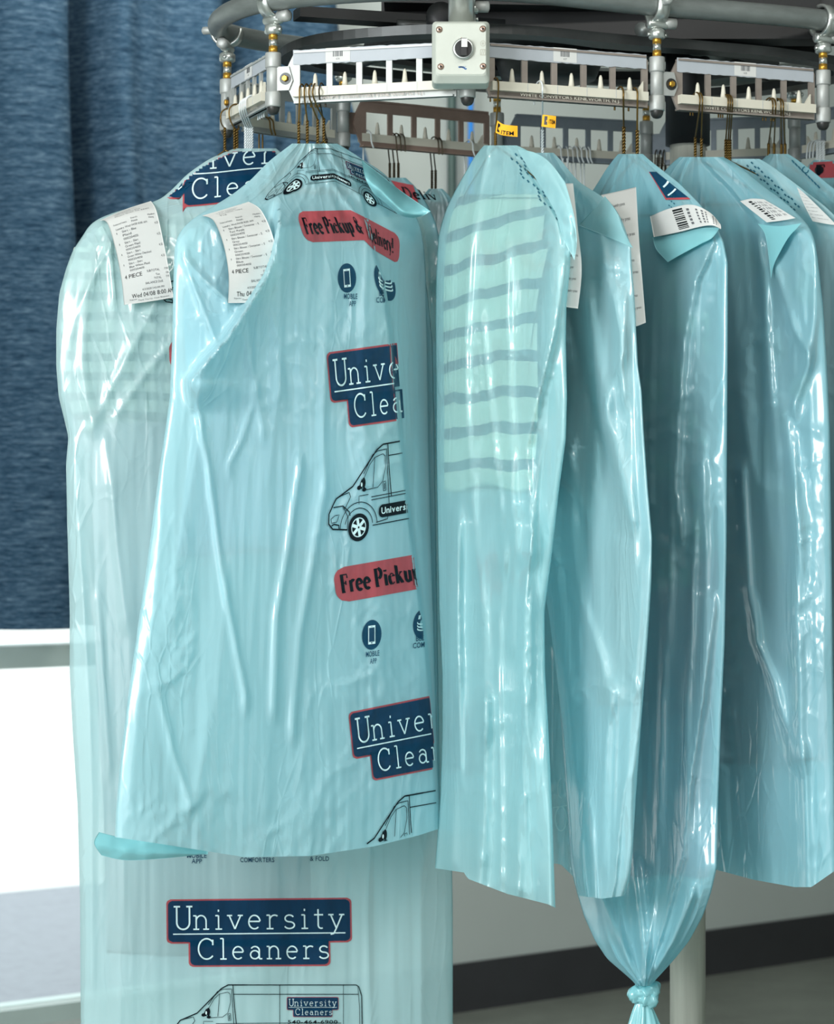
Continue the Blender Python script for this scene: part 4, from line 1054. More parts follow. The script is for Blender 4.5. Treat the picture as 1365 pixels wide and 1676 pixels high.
# === front bag with the full printing
CREASE = [(575, 250), (600, 345), (612, 400), (628, 460), (640, 540), (650, 640), (660, 740), (671, 850), (683, 940), (698, 1060), (711, 1200), (716, 1300), (718, 1420)]
cr = np.array(CREASE, float); crx = lambda v: np.interp(v, cr[:, 1], cr[:, 0])
b2 = Bag([(235, 478, 552), (250, 458, 578), (262, 442, 594), (278, 426, 622), (295, 410, 640), (320, 378, 658), (340, 345, 672), (356, 318, 682), (372, 300, 688), (388, 290, 691), (404, 286, 694), (450, 284, 697), (550, 282, 699), (650, 278, 701), (700, 271, 702), (760, 262, 703), (850, 250, 705), (950, 237, 708), (1050, 222, 711), (1150, 208, 714), (1250, 196, 717), (1320, 190, 719), (1368, 188, 720)],
         3.40, 3.725, .045, 23, pleat=.0030, npl=8, crum=.0035, bend=(CREASE, .0010, 330), hem=[(0, 2), (.15, 14), (.4, 35), (.6, 33), (.8, 17), (.93, 0), (1, -12)], folds=[
    dict(k='step', p=CREASE, a=.046, w=5, taper=90), dict(k='sharp', p=[(300, 420), (330, 455), (372, 492)], a=.010, w=8), dict(k='sharp', p=[(300, 425), (330, 500), (362, 580)], a=.009, w=7),
    dict(k='lapR', p=[(456, 372), (447, 420), (436, 450), (410, 495), (372, 552), (312, 622)], a=.046, w=20, taper=60), dict(k='sharp', p=[(405, 530), (412, 600), (424, 660), (430, 700)], a=.008, w=7),
    dict(k='ridge', p=[(322, 660), (340, 760), (352, 850), (362, 930), (385, 1050), (402, 1140)], a=0.0062, w=5.6), dict(k='ridge', p=[(490, 770), (478, 850), (468, 920), (452, 1010), (448, 1150)], a=0.0068, w=6.3),
    dict(k='ridge', p=[(530, 800), (515, 900), (490, 1040), (480, 1180)], a=0.0062, w=7), dict(k='ridge', p=[(262, 860), (250, 1000), (225, 1150), (212, 1300)], a=0.0050, w=8.4), dict(k='sharp', p=[(258, 1130), (285, 1230), (310, 1295)], a=.006, w=6),
    dict(k='ridge', p=[(530, 600), (528, 700), (533, 800)], a=0.0037, w=6.3), dict(k='ridge', p=[(415, 660), (395, 720), (375, 760)], a=0.0037, w=5.6), dict(k='sharp', p=[(516, 245), (545, 300), (590, 360)], a=.006, w=7), dict(k='sharp', p=[(540, 245), (560, 290), (610, 345)], a=.005, w=6)])
o2 = b2.build('big front bag with red Free Pickup & Delivery panels and a Thu 04/1 receipt', M['film'])
cl2 = lambda u, v: u < crx(v) - 1.0
ins2 = lambda u, v: (u < b2.uR(v) - 2) & (u > b2.uL(v) + 2) & (v > 238)
VAN.lay('van_print', b2.front, colmap([0, 296, 800, 1430, 1800], [(470, 262), (494, 243), (540, 243), (592, 262), (640, 296)], [(428, 334), (482, 303), (548, 296), (604, 325), (650, 352)], 897, 1465), VAN_M, o2, ins2)
PILL.lay('delivery_print', b2.front, colmap([0, .52, .60, 1], [(484, 346), (574, 344), (602, 358), (655, 386)], [(500, 397), (596, 393), (612, 409), (653, 433)]), PILL_M, o2)
PHONE.lay('icon_print', b2.front, lambda a, b: (568 + 15 * a + 1.5 * b, 455 + 24 * b - a * 2), ICON_M, o2)
BED.lay('icon_print', b2.front, lambda a, b: (630 + 17 * a + 5 * b, 462 + 30 * b + a * 6), ICON_M, o2, lambda u, v: (u < crx(v) - 1) | (v > 458) & (u > crx(v)))
SIGN.lay('sign_print', b2.front, quadmap((534, 577), (760, 546), (768, 672), (545, 704)), SIGN_M, o2, lambda u, v: cl2(u, v) | ((u > crx(v) + 1) & (u < crx(v) + 9)))
VAN.lay('van_print', b2.front, lambda a, b: (480 + (250 + .75 * a) / 4.41, 540 + (b - .135 * a) / 4.41), VAN_M, o2, cl2)
PILL.lay('delivery_print', b2.front, quadmap((544, 931), (838, 880), (846, 935), (552, 988)), PILL_M, o2, cl2)
PHONE.lay('icon_print', b2.front, lambda a, b: (608.5 + 16 * a, 1039 + 24.5 * b - a * 2), ICON_M, o2)
BED.lay('icon_print', b2.front, lambda a, b: (693 + 17 * a, 1021 + 25 * b - a * 3), ICON_M, o2, cl2)
SIGN.lay('sign_print', b2.front, quadmap((570, 1166), (806, 1118), (818, 1238), (582, 1284)), SIGN_M, o2, cl2)
hemv = lambda u: np.interp(u, [188, 253, 400, 506, 612, 690, 720], [1369, 1381, 1402, 1400, 1384, 1367, 1355])
VAN.lay('van_print', b2.front, lambda a, b: (515 + (250 + .75 * a) / 4.41, 1116 + (b - .135 * a) / 4.41), VAN_M, o2, lambda u, v: cl2(u, v) & (v < hemv(u) - 3))
P = Print()
for txt, uu, vv, wd, sl in (('MOBILE', 574, 489, 22, 0), ('APP', 577, 501, 11, 0), ('BEDDING &', 641, 484, 40, 0), ('COMFORTERS', 641, 495, 50, 0), ('MOBILE', 610, 1074, 22, 0), ('APP', 611, 1086, 11, 0), ('BEDDING &', 703, 1058, 44, 0), ('COMFORTERS', 704, 1069, 56, 0)): P.sans(txt, uu - wd / 2, vv, 8.5, 0, 1, 1.0, True, width=wd)
P.lay('caption_print', b2.front, lambda a, b: (a, b - .12 * (a - 610) * (b > 700)), [M['navy']], o2, cl2)
# film folded over at the right of its shoulder, the lap over the receipt, the back of the hem
patch('folded_flap', onb(b2, .008, [(592, 262), (630, 292), (664, 318), (705, 346, .03)], [(598, 292, .012), (630, 318, .024), (662, 345, .03), (692, 353, .03)], [(612, 318), (632, 333), (655, 352, .004), (676, 357, .01)]), M['film_flap'], o2, label='bright blue turned-out flap of film', wob=.006)
patch('hem_back', [[(162, 1362, 3.40), (200, 1371, 3.41), (260, 1380, 3.43), (340, 1392, 3.46)], [(154, 1380, 3.40), (200, 1392, 3.41), (262, 1396, 3.43), (340, 1398, 3.46)], [(166, 1400, 3.41), (206, 1408, 3.42), (268, 1405, 3.44), (334, 1398, 3.46)]], M['film_flap'], o2, label='inner back edge of the bag hem', wob=.003)
garment(b2, 372, 905, .10, .80, cloth('pale_blue_blouse', srgb(176, 204, 222)), 'pale blue blouse inside the big front bag', 'blouse', .5, 7, [[(330, 440, 20, .3), (320, 520, 20, .3), (330, 640, 20, .3)]], name='hung_blouse')

# === bag close behind the front bag, only its right side shows
b3 = Bag([(262, 505, 560), (300, 480, 612), (330, 440, 645), (350, 410, 660), (380, 395, 678), (420, 385, 690), (480, 380, 700), (560, 378, 708), (700, 376, 711), (900, 374, 714), (1100, 372, 717), (1300, 370, 720), (1350, 372, 721)], 3.60, 3.83, .018, 31, pleat=.003, npl=6, crum=.003)
b3.build('teal bag squeezed behind the big front bag, showing along its right side', M['film_blue'])
garment(b3, 340, 1180, .06, .95, cloth('dark_teal_dress', srgb(70, 110, 122)), 'dark garment inside the bag squeezed behind the big front bag', 'garment', .5, 8)

# === bags on the far side of the loop
far = 'bagged garments on the far side of the conveyor'
b4 = Bag([(291, 628, 664), (303, 600, 678), (330, 575, 697), (360, 565, 712), (400, 560, 722), (600, 558, 734), (1000, 556, 738), (1300, 556, 738)], 4.12, 3.98, .03, 41, pleat=.003)
o4 = b4.build('far bag with a dark red print on its shoulder, behind the turned-out blue flap', M['film_blue'], far)
P = Print(); P.rows(lambda b: (.0 + .1 * b, 1 - .15 * b), 0, 1, 10, 20, 0, 0); P.serif('& Deliv', .12, .72, .5, 1, 1, 1.6, ws=.2, wf=.09, gap=.05)
P.lay('delivery_print', b4.front, quadmap((628, 293), (676, 303), (694, 334), (634, 332)), PILL_M, o4)
garment(b4, 318, 560, .05, .93, cloth('pale_olive_jacket', srgb(176, 182, 160)), 'pale olive jacket inside the far bag with the red print', 'jacket', .6, 9, name='hung_jacket')
b5 = Bag([(309, 702, 724), (322, 690, 738), (345, 680, 748), (380, 672, 756), (500, 668, 762), (900, 664, 764), (1290, 664, 764)], 4.22, 4.08, .03, 43, pleat=.003)
b5.build('small dark teal bag top far back, left of the striped shirt bag', M['film_blue'], far)
garment(b5, 330, 900, .05, .95, cloth('navy_suit', srgb(42, 66, 82)), 'dark suit inside the small far bag left of the striped shirt bag', 'suit', .7, 10, name='hung_suit')
b7 = Bag([(291, 915, 932), (305, 895, 947), (330, 868, 962), (380, 852, 968), (600, 846, 970), (1000, 846, 966), (1410, 850, 962)], 4.14, 4.02, .03, 47, pleat=.004, hem=[(0, 0), (.6, 4), (.8, 26), (1, 36)])
o7 = b7.build('deep teal far bag glimpsed between the two bags under the orange tags', M['film_blue'], far)
garment(b7, 318, 700, .06, .94, cloth('blue_grey_coat', srgb(96, 122, 134)), 'blue grey coat inside the far bag between the orange-tagged bags', 'coat', .6, 12, name='hung_coat')
P = Print(); P.rib(arc(918, 1340, 9, 20, 0, 360), 2, 0, 1, 3); P.rib(arc(919, 1290, 6, 16, 90, 270), 2, 0, 1, 3); P.rib(ln((905, 1322), (930, 1318)), 2, 0, 1, 3)
P.lay('faint_print', b7.front, lambda a, b: (a, b), [M['film_pale']], o7)

# === bag with the striped shirt, under the first orange tag
b6 = Bag([(238, 792, 846), (248, 783, 868), (262, 773, 886), (285, 760, 908), (310, 746, 924), (335, 733, 935), (360, 724, 938), (385, 718, 936), (410, 716, 934), (450, 714, 932), (500, 713, 927), (560, 713, 926), (650, 714, 928), (720, 714, 926), (800, 715, 915), (900, 717, 904), (1000, 719, 891), (1100, 724, 892), (1200, 724, 898), (1300, 721, 904), (1418, 712, 909)],
         3.75, 3.30, .040, 53, pleat=.007, npl=5, crum=.0028, hem=[(0, 3), (.24, 10), (.27, 20), (.6, 45), (.94, 62), (1, 68)], folds=[
    dict(k='sharp', p=[(797, 255), (778, 340), (768, 430), (764, 520), (762, 640), (776, 850), (790, 1000), (793, 1200)], a=.013, w=8), dict(k='ridge', p=[(789, 528), (796, 611), (808, 723), (820, 834), (826, 920)], a=.008, w=6),
    dict(k='ridge', p=[(828, 420), (831, 505), (834, 597), (836, 723), (842, 900), (838, 1050)], a=.012, w=9), dict(k='step', p=[(850, 262), (880, 305), (915, 362), (921, 392)], a=.010, w=5),
    dict(k='lap', p=[(925, 440), (909, 542), (895, 597), (878, 667), (864, 731), (867, 800), (872, 900)], a=.016, w=22), dict(k='ridge', p=[(850, 860), (862, 1000), (858, 1150), (850, 1300), (846, 1400)], a=.016, w=15),
    dict(k='ridge', p=[(750, 860), (744, 1000), (742, 1200), (738, 1400)], a=.012, w=13), dict(k='ridge', p=[(795, 1150), (792, 1300), (785, 1420)], a=.016, w=13), dict(k='sharp', p=[(898, 1180), (901, 1300), (903, 1480)], a=.014, w=7)])
o6 = b6.build('pale blue bag over a dark-striped cream shirt, below the orange tag with large letters', M['film_clear'])
VAN.lay('reverse_side_print', b6.back, lambda a, b: (812 - .06 * a - 0, 1205 + (b - 1465) * .24), VAN_TEAL, o6, lambda u, v: (u > b6.uL(v) + 6) & (u < 806), label='faint mirrored van print on the far film')
P = Print()
for r in range(2):
    for k in range(17): t_ = k / 17; P.rib(ln((836 + 80 * t_ + 7 * r + 5 * math.sin(k), 258 + 104 * t_ - 7 * r), (839 + 80 * t_ + 7 * r + 5 * math.sin(k), 262 + 104 * t_ - 7 * r)), 2.4, 0, 1, 3)
P.lay('perforation_marks', b6.front, lambda a, b: (a, b), [M['teal']], o6, base=.0012)
patch('folded_flap', onb(b6, .016, [(846, 244), (876, 250), (900, 266), (925, 298)], [(862, 270), (894, 290), (918, 312), (938, 345)], [(884, 304), (908, 334), (930, 352), (943, 378)], [(908, 346), (920, 366), (934, 384), (944, 402)], [(918, 380), (926, 400), (934, 414), (940, 426)]), M['film_pale'], o6, label='folded shoulder flap of film', wob=.005, seed=2)
c_str = cloth('cream_striped_shirting', srgb(250, 240, 216), 'stripe', srgb(58, 72, 88), .0495, .31)
garment(b6, 318, 800, .06, .78, c_str, 'cream shirt with dark horizontal stripes inside the middle bag', 'shirt', .72, 13, [[(752, 385, 16, .30), (745, 470, 16, .34), (748, 600, 16, .34), (758, 740, 15, .34)], [(872, 400, 26, .40), (855, 480, 26, .42), (842, 570, 26, .42), (838, 690, 22, .42)]], name='striped_shirt')

# === second orange-tagged bag
b8 = Bag([(250, 878, 906), (262, 866, 918), (280, 856, 932), (300, 846, 950), (320, 838, 984), (336, 832, 1004), (360, 828, 1018), (400, 826, 1032), (440, 826, 1034), (480, 828, 1038), (540, 832, 1041), (600, 838, 1044), (640, 842, 1050), (700, 848, 1053), (800, 860, 1060), (880, 872, 1067), (950, 888, 1066), (1000, 897, 1063), (1100, 910, 1056), (1200, 922, 1048), (1300, 930, 1041), (1400, 937, 1035), (1440, 942, 1030), (1466, 948, 1022)],
         3.78, 3.31, .036, 61, pleat=.006, npl=5, crum=.0060, crumv=(380, 1180), hem=[(0, 0), (.5, 5), (1, 0)], folds=[
    dict(k='lap', p=[(934, 514), (951, 592), (965, 656), (985, 720), (1010, 800), (1030, 860)], a=-.012, w=20), dict(k='sharp', p=[(1024, 500), (1022, 575), (1003, 622), (990, 690)], a=.012, w=9), dict(k='sharp', p=[(985, 400), (998, 470), (1015, 540), (1020, 640)], a=.011, w=10),
    dict(k='ridge', p=[(960, 500), (975, 600), (1000, 700), (1030, 850)], a=.012, w=14), dict(k='ridge', p=[(935, 850), (950, 980), (985, 1080), (1000, 1150)], a=.008, w=9), dict(k='sharp', p=[(1003, 1140), (990, 1240), (985, 1400)], a=.009, w=8), dict(k='step', p=[(1040, 430), (1034, 560), (1035, 640), (1045, 900)], a=.008, w=5)])
o8 = b8.build('crumpled blue bag below the small folded orange tag, beside the knotted bag', M['film'])
patch('folded_flap', onb(b8, .016, [(990, 321), (1002, 336), (1012, 352)], [(970, 344), (996, 362, .008), (1022, 380, .006)], [(947, 369), (990, 386, .012), (1036, 406, .01)]), M['film_pale'], o8, label='triangular folded flap of film')
garment(b8, 420, 1150, .45, .92, cloth('grey_jacket', srgb(150, 154, 152)), 'grey jacket inside the crumpled bag below the small orange tag', 'jacket', .5, 15, name='hung_jacket')

# === knotted bag
b9 = Bag([(252, 1012, 1052), (262, 1003, 1063), (280, 990, 1086), (300, 978, 1112), (330, 958, 1142), (360, 940, 1168), (395, 926, 1184), (430, 916, 1191), (520, 905, 1191), (700, 900, 1190), (900, 902, 1189), (1050, 908, 1186), (1180, 918, 1180), (1320, 928, 1175), (1420, 934, 1173, 3.80, 3.38), (1460, 944, 1164, 3.76, 3.40), (1500, 956, 1150, 3.71, 3.43), (1540, 974, 1128, 3.66, 3.47), (1570, 994, 1104, 3.62, 3.50), (1592, 1020, 1084, 3.585, 3.535), (1606, 1036, 1071, 3.567, 3.553), (1614, 1042, 1065, 3.563, 3.557)],
         3.82, 3.37, .034, 67, pleat=.006, npl=6, crum=.0036, crumv=(560, 1000), k=9, folds=[
    dict(k='lap', p=[(1168, 400), (1140, 460), (1122, 560), (1112, 700), (1108, 800), (1116, 860)], a=.012, w=16), dict(k='sharp', p=[(1152, 780), (1156, 900), (1154, 1060), (1152, 1150)], a=.008, w=7), dict(k='lap', p=[(1170, 1000), (1150, 1150), (1130, 1290), (1120, 1400), (1085, 1520), (1062, 1600)], a=.014, w=18),
    dict(k='ridge', p=[(1040, 1430), (1050, 1520), (1056, 1600)], a=.016, w=9), dict(k='ridge', p=[(985, 1460), (1010, 1530), (1044, 1600)], a=.014, w=10), dict(k='ridge', p=[(1130, 1470), (1100, 1540), (1064, 1600)], a=.014, w=9)])
o9 = b9.build('blue bag knotted at the bottom, with a curling barcode receipt on its shoulder', M['film_blue'])
kc = W(1054, 1628, 3.56)
d = MB(); th = np.linspace(0, 2 * np.pi, 46)
for (a_, r_, z_, R) in ((.35, .0145, .006, .0115), (-.25, .013, -.003, .0105)):
    C = np.column_stack([R * np.cos(th) * 1.25, R * np.sin(th), z_ + a_ * R * np.cos(th)]) + kc
    d.tube(C, .0095 + .0018 * np.sin(th * 3 + a_ * 9) + .0012 * np.sin(th * 7), 16, True)
V_ = d.v[0]; d.lathe(kc, (0, 0, 1), [(.006, -.02), (.012, -.01), (.014, 0), (.010, .012), (.006, .02)], 18)
for q in range(len(d.v)): d.v[q] = d.v[q] + (vnoise(d.v[q][:, 0] * 420 + d.v[q][:, 2] * 150, d.v[q][:, 2] * 260, 5) - .5)[:, None] * .004 + ((1 - np.abs(2 * vnoise(d.v[q][:, 0] * 130 + d.v[q][:, 1] * 90, d.v[q][:, 2] * 620 + d.v[q][:, 0] * 200, 9) - 1)) ** 3)[:, None] * np.array([.0, -.004, .0])
d.build('knot', M['film_flap'], o9, True)
rows = []; th = np.linspace(0, 2 * np.pi, 60, endpoint=False)
for k in range(26):
    t_ = k / 25; c = W(1052 + 2 * t_, 1642 + 62 * t_, 3.555); rx = .010 + .017 * t_ ** .8; ry = .007 + .010 * t_
    wv = 1 + (.22 * np.sin(th * 7 + t_ * 2) + .16 * np.sin(th * 12 + 1 + t_ * 3)) * (.4 + .6 * t_)
    rows.append(np.column_stack([c[0] + rx * wv * np.cos(th), c[1] + ry * wv * np.sin(th), np.full(60, c[2]) + .003 * np.sin(th * 5) * t_]))
mk('knotted_tail', np.concatenate(rows), gridfaces(26, 60, 0, True), M['film_flap'], o9)
patch('folded_flap', onb(b9, .022, [(1068, 388), (1110, 381), (1150, 373), (1178, 373)], [(1074, 408, .012), (1112, 404, .014), (1145, 394, .012), (1166, 389, .006)], [(1093, 429, .02), (1112, 418, .018), (1136, 405, .014), (1150, 398, .01)]), M['film_flap'], o9, label='bright folded flap of film under the receipt')
P = Print(); P.rows(lambda b: (0, 1), 0, 1, 12, 16, 0, 0); P.rib(ln((.02, 0), (.02, 1)), .07, 1, 1, .1); P.rib(ln((0, .97), (1, .97)), .07, 1, 1, .1); P.rib(ln((.3, .55), (1, .35)), .05, 2, 1, .1); P.rib(ln((.2, .85), (.9, .62)), .04, 2, 1, .1)
P.lay('sign_print', b9.front, quadmap((1062, 281), (1074, 281), (1130, 326), (1090, 327)), SIGN_M, o9, lambda u, v: u < b9.uR(v) - .5)
P = Print()
for k in range(9): P.rib(ln((1094 + 4 * (k % 3), 316 + 3.2 * k), (1096 + 4 * (k % 3), 318 + 3.2 * k)), 1.8, 0, 1, 2)
P.lay('perforation_marks', b9.front, lambda a, b: (a, b), [M['teal']], o9)
garment(b9, 380, 985, .14, .93, cloth('charcoal_jacket', srgb(112, 128, 132), 'blotch', srgb(170, 186, 160)), 'charcoal jacket with pale blotches inside the knotted bag', 'jacket', .6, 17, name='hung_jacket')
garment(b9, 900, 1432, .40, .95, cloth('dusty_pink_dress', srgb(206, 136, 156)), 'dusty pink dress hanging low inside the knotted bag', 'dress', .55, 19, name='hung_dress')

# === right hand bags
b10 = Bag([(257, 1112, 1184), (268, 1098, 1206), (285, 1084, 1226), (305, 1070, 1250), (328, 1056, 1282), (350, 1046, 1306), (370, 1040, 1324), (395, 1036, 1334), (430, 1034, 1339), (500, 1032, 1347), (600, 1032, 1353), (700, 1034, 1358), (900, 1040, 1361), (1100, 1060, 1363), (1300, 1085, 1366), (1428, 1100, 1368)], 3.85, 3.41, .036, 71, pleat=.007, npl=5, crum=.0034, hem=[(0, -20), (.25, -6), (.5, 12), (.75, 24), (.85, 24), (1, -4)], folds=[
    dict(k='sharp', p=[(1236, 366), (1250, 440), (1256, 540), (1262, 640), (1272, 740)], a=.014, w=9), dict(k='step', p=[(1150, 264), (1195, 310), (1240, 364)], a=-.010, w=6), dict(k='sharp', p=[(1270, 440), (1300, 540), (1325, 580), (1340, 500)][:3], a=.011, w=9), dict(k='ridge', p=[(1340, 420), (1335, 520), (1322, 600), (1300, 660)], a=.012, w=9),
    dict(k='ridge', p=[(1285, 680), (1302, 800), (1305, 900), (1302, 1000), (1306, 1120), (1308, 1230)], a=.013, w=11), dict(k='ridge', p=[(1215, 780), (1225, 960), (1240, 1050), (1268, 1120), (1295, 1220)], a=.010, w=8), dict(k='ridge', p=[(1316, 1240), (1320, 1360), (1322, 1440)], a=.009, w=8)])
o10 = b10.build('large blue bag right of the knotted bag, with a wavy hem', M['film_blue'])
patch('folded_flap', onb(b10, .034, [(1240, 366), (1275, 370), (1312, 365)], [(1252, 384), (1278, 386), (1304, 374)], [(1258, 420), (1270, 408), (1296, 382)], [(1262, 456), (1268, 430), (1288, 392)]), M['film_flap'], o10, label='narrow folded flap of film under the receipt')
garment(b10, 380, 1245, .12, .95, cloth('blue_grey_suit', srgb(120, 142, 154), 'blotch', srgb(120, 146, 140)), 'blue grey suit inside the large right hand bag', 'suit', .6, 21, name='hung_suit')
b11 = Bag([(260, 1198, 1243), (272, 1188, 1264), (290, 1178, 1288), (310, 1170, 1314), (335, 1162, 1348), (360, 1156, 1374), (390, 1152, 1396), (430, 1150, 1404), (700, 1150, 1410), (1100, 1152, 1412), (1416, 1156, 1412)], 3.815, 3.46, .026, 73, pleat=.006, npl=5, crum=.004, hem=[(0, 0), (.7, 12), (1, -8)])
o11 = b11.build('second bag from the right edge, with a dotted seam running down its shoulder', M['film'])
P = Print()
for r in range(2):
    for k in range(15): t_ = k / 15; P.rib(ln((1222 + 82 * t_ + 7 * r, 270 + 76 * t_ - 5 * r + 2 * math.sin(k * 2)), (1225 + 82 * t_ + 7 * r, 273 + 76 * t_ - 5 * r + 2 * math.sin(k * 2))), 2.4, 0, 1, 3)
P.lay('perforation_marks', b11.front, lambda a, b: (a, b), [M['teal']], o11, lambda u, v: u < b11.uR(v) - 2)
garment(b11, 390, 1200, .12, .95, cloth('slate_trousers', srgb(92, 112, 122)), 'slate trousers inside the second bag from the right edge', 'trousers', .6, 22, name='hung_trousers')
b12 = Bag([(252, 1258, 1290), (262, 1246, 1306), (280, 1232, 1330), (300, 1218, 1354), (325, 1202, 1386), (360, 1188, 1430), (400, 1180, 1462), (700, 1176, 1470), (1100, 1190, 1474), (1412, 1210, 1474)], 3.93, 3.52, .026, 79, pleat=.006, npl=5, crum=.004, hem=[(0, 0), (.6, 14), (1, 0)])
o12 = b12.build('bag at the right edge hanging from four gold hooks', M['film_blue'])
P = Print()
for k in range(9): P.rib(ln((1296 + 5.2 * k, 262 + 5.1 * k), (1300 + 5.2 * k, 267 + 5.1 * k)), 2.2, 0, 1, 3)
P.rib(arc(1318, 278, 5, 5, 0, 300), 1.6, 0, 1, 2); P.lay('perforation_marks', b12.front, lambda a, b: (a, b), [M['teal']], o12, lambda u, v: u < b12.uR(v) - 1)
garment(b12, 380, 1240, .1, .95, cloth('grey_blue_coat', srgb(104, 124, 134)), 'grey blue coat inside the bag at the right edge', 'coat', .6, 24, name='hung_coat')
b13 = Bag([(262, 1332, 1362), (270, 1322, 1376), (285, 1316, 1392), (300, 1310, 1406), (340, 1302, 1426), (420, 1298, 1436), (900, 1298, 1438), (1300, 1298, 1438)], 4.10, 3.98, .03, 83, pleat=.004)
o13 = b13.build('far bag with a dull red print at the right edge, under white plastic hooks', M['film_blue'], far)
P = Print(); P.rows(lambda b: (0, 1), 0, 1, 8, 16, 0, 0); P.disc(.26, .5, .09, .28, 1, 1); P.serif('F', .2, .8, .6, 1, 1.2, 2.4, ws=.3, wf=.12)
P.lay('delivery_print', b13.front, quadmap((1320, 266), (1400, 262), (1404, 290), (1318, 292)), PILL_M, o13, lambda u, v: (u > b13.uL(v)) & (u < b13.uR(v)))
garment(b13, 300, 700, .06, .94, cloth('sea_green_shirt', srgb(120, 150, 150)), 'sea green shirt inside the far bag at the right edge', 'shirt', .6, 25, name='hung_shirt')
b14 = Bag([(288, 1074, 1092), (300, 1056, 1112), (330, 1040, 1128), (400, 1034, 1136), (900, 1034, 1136), (1300, 1036, 1134)], 4.32, 4.22, .025, 89, pleat=.004)
b14.build('far bag behind the knotted bag, hanging from a row of dark hooks', M['film_blue'], far)
garment(b14, 312, 900, .06, .94, cloth('dark_suit', srgb(60, 76, 86)), 'dark suit inside the far bag behind the knotted bag', 'suit', .6, 26, name='hung_suit')

# ------------------------------------------------------------------ hangers
G1 = 'hangers of the bag at far left'
for u, un in ((366, 368), (380, 384)): hanger(('Z', 'A'), u, 246, M['gold'], 'gold wire hanger at the far left end of the conveyor, holding the long left bag', G1, b1, un=un, dv=80)
hanger(('Z', 'K'), 388, 248, M['gold'], 'gold wire hanger hooked on the back link behind the white plastic hangers', None, b1, un=388, out=-1, dv=86)
for k in range(4): hanger(('Z', 'A'), 397 + 3.2 * k, 244, M['whitewire'], 'white plastic hanger in the bunch above the navy print of the left bag', 'white hangers bunched over the left bag', b1, un=402 + 3.4 * k, dv=84, r=.0013)
for k, (u, un) in enumerate(((492, 489), (500, 503), (508, 520), (514, 530))): hanger(('A', 'B'), u, 238 - 2 * k, M['gold'], 'gold wire hanger in the bunch of four over the big front bag', 'gold hangers over the big front bag', b2, un=un, dv=70 + 5 * k, spread=.7)
hanger(('A', 'B'), 524, 264, M['darkwire'], 'dark wire hanger of the bag squeezed behind the big front bag', None, b3, un=534, dv=80)
hanger(('B', 'C'), 814, 240, M['gold'], 'gold wire hanger carrying the orange tag with large letters', None, b6, un=811, dv=84, twlen=.02)
hanger(('B', 'C'), 886, 252, M['whitewire'], 'white wire hanger carrying the small folded orange tag', None, b8, un=888, dv=90, twlen=.036)
hanger(('B', 'C'), 1018, 252, M['gold'], 'twisted gold hanger left of its neighbour at the top of the knotted bag', None, b9, un=1021, dv=100, twlen=.040, r=.0015)
hanger(('B', 'C'), 1041, 258, M['gold'], 'twisted gold hanger nearest the trolley, at the top of the knotted bag', None, b9, un=1043, dv=96, twlen=.040, r=.0015)
for k, (u, un) in enumerate(((1143, 1138), (1147, 1148))): hanger(('C', 'D'), u, 262 + 2 * k, M['gold'], 'gold wire hanger in front of the steel pole, over the large right bag', 'gold hangers over the large right bag', b10, un=un, dv=72, twlen=.034)
for k, (u, un) in enumerate(((1189, 1188), (1193, 1192), (1196, 1195))): hanger(('C', 'D'), u, 263, M['gold'], 'gold wire hanger in the tight bunch just right of the steel pole', 'gold hangers right of the pole', b11, un=un, dv=76 + 4 * k, twlen=.032)
for k, (u, un) in enumerate(((1262, 1258), (1267, 1267), (1276, 1279), (1280, 1285))): hanger(('C', 'D'), u, 254 + (k > 1), M['gold'], 'gold wire hanger in the spread bunch at right, over the right edge bag', 'gold hangers over the right edge bag', b12, un=un, dv=80 + 3 * k, twlen=.018)
for k, u in enumerate((637, 644, 651)): hanger(('K', 'G'), u, 293, M['darkwire'], 'dark twisted hanger over the far bag with the red print', 'dark hangers over the far red-printed bag', b4, un=u + 1, dv=40, twlen=.026)
for k, u in enumerate((706, 712)): hanger(('K', 'G'), u, 310, M['darkwire'], 'dark twisted hanger over the small far teal bag', 'dark hangers over the small far bag', b5, un=u + 1, dv=40, twlen=.032)
for k, u in enumerate((921, 929)): hanger(('G', 'H'), u, 293, M['whitewire'], 'thin pale hanger over the far bag between the orange tags', 'pale hangers over the far middle bag', b7, un=u, dv=36, r=.001)
for k, u in enumerate((1076, 1083, 1089)): hanger(('H', 'I'), u, 290, M['darkwire'], 'dark hanger in the far row beside the steel pole', 'dark hangers beside the pole', b14, un=u, dv=40)
for k, u in enumerate((1338, 1343, 1348)): hanger(('E', 'I'), u, 264, M['whitewire'], 'white plastic hanger over the far red-printed bag at right', 'white hangers at the far right', b13, un=u, dv=34, r=.0015)


def bare_hook(lk, u, mat, label, group):
    O, x, n, e0, e1, Ln, w = RAIL[lk]; ss = np.linspace(0, Ln, 400); s_ = ss[np.argmin(np.abs(u_of(O + x * ss[:, None]) - u))]; H = O + x * s_; nn = -n
    z = lambda h, o_: H + ZU * h + nn * o_
    d = MB(); d.tube(catmull([z(.40, -.012), z(.50, -.013), z(.59, -.015), z(.615, -.0125), z(.6235, -.003), z(.617, .0095), z(.603, .0125), z(.594, .012) + x * .004], 7, False), .0014, 7)
    for sg in (-1, 1): d.tube(catmull([z(.40, -.012), z(.385, -.012) + n * .03 * sg, z(.34, -.012) + n * .12 * sg], 5, False), .0014, 6)
    meta(d.build('wire_hanger', mat, None, True), label, 'hanger', group)


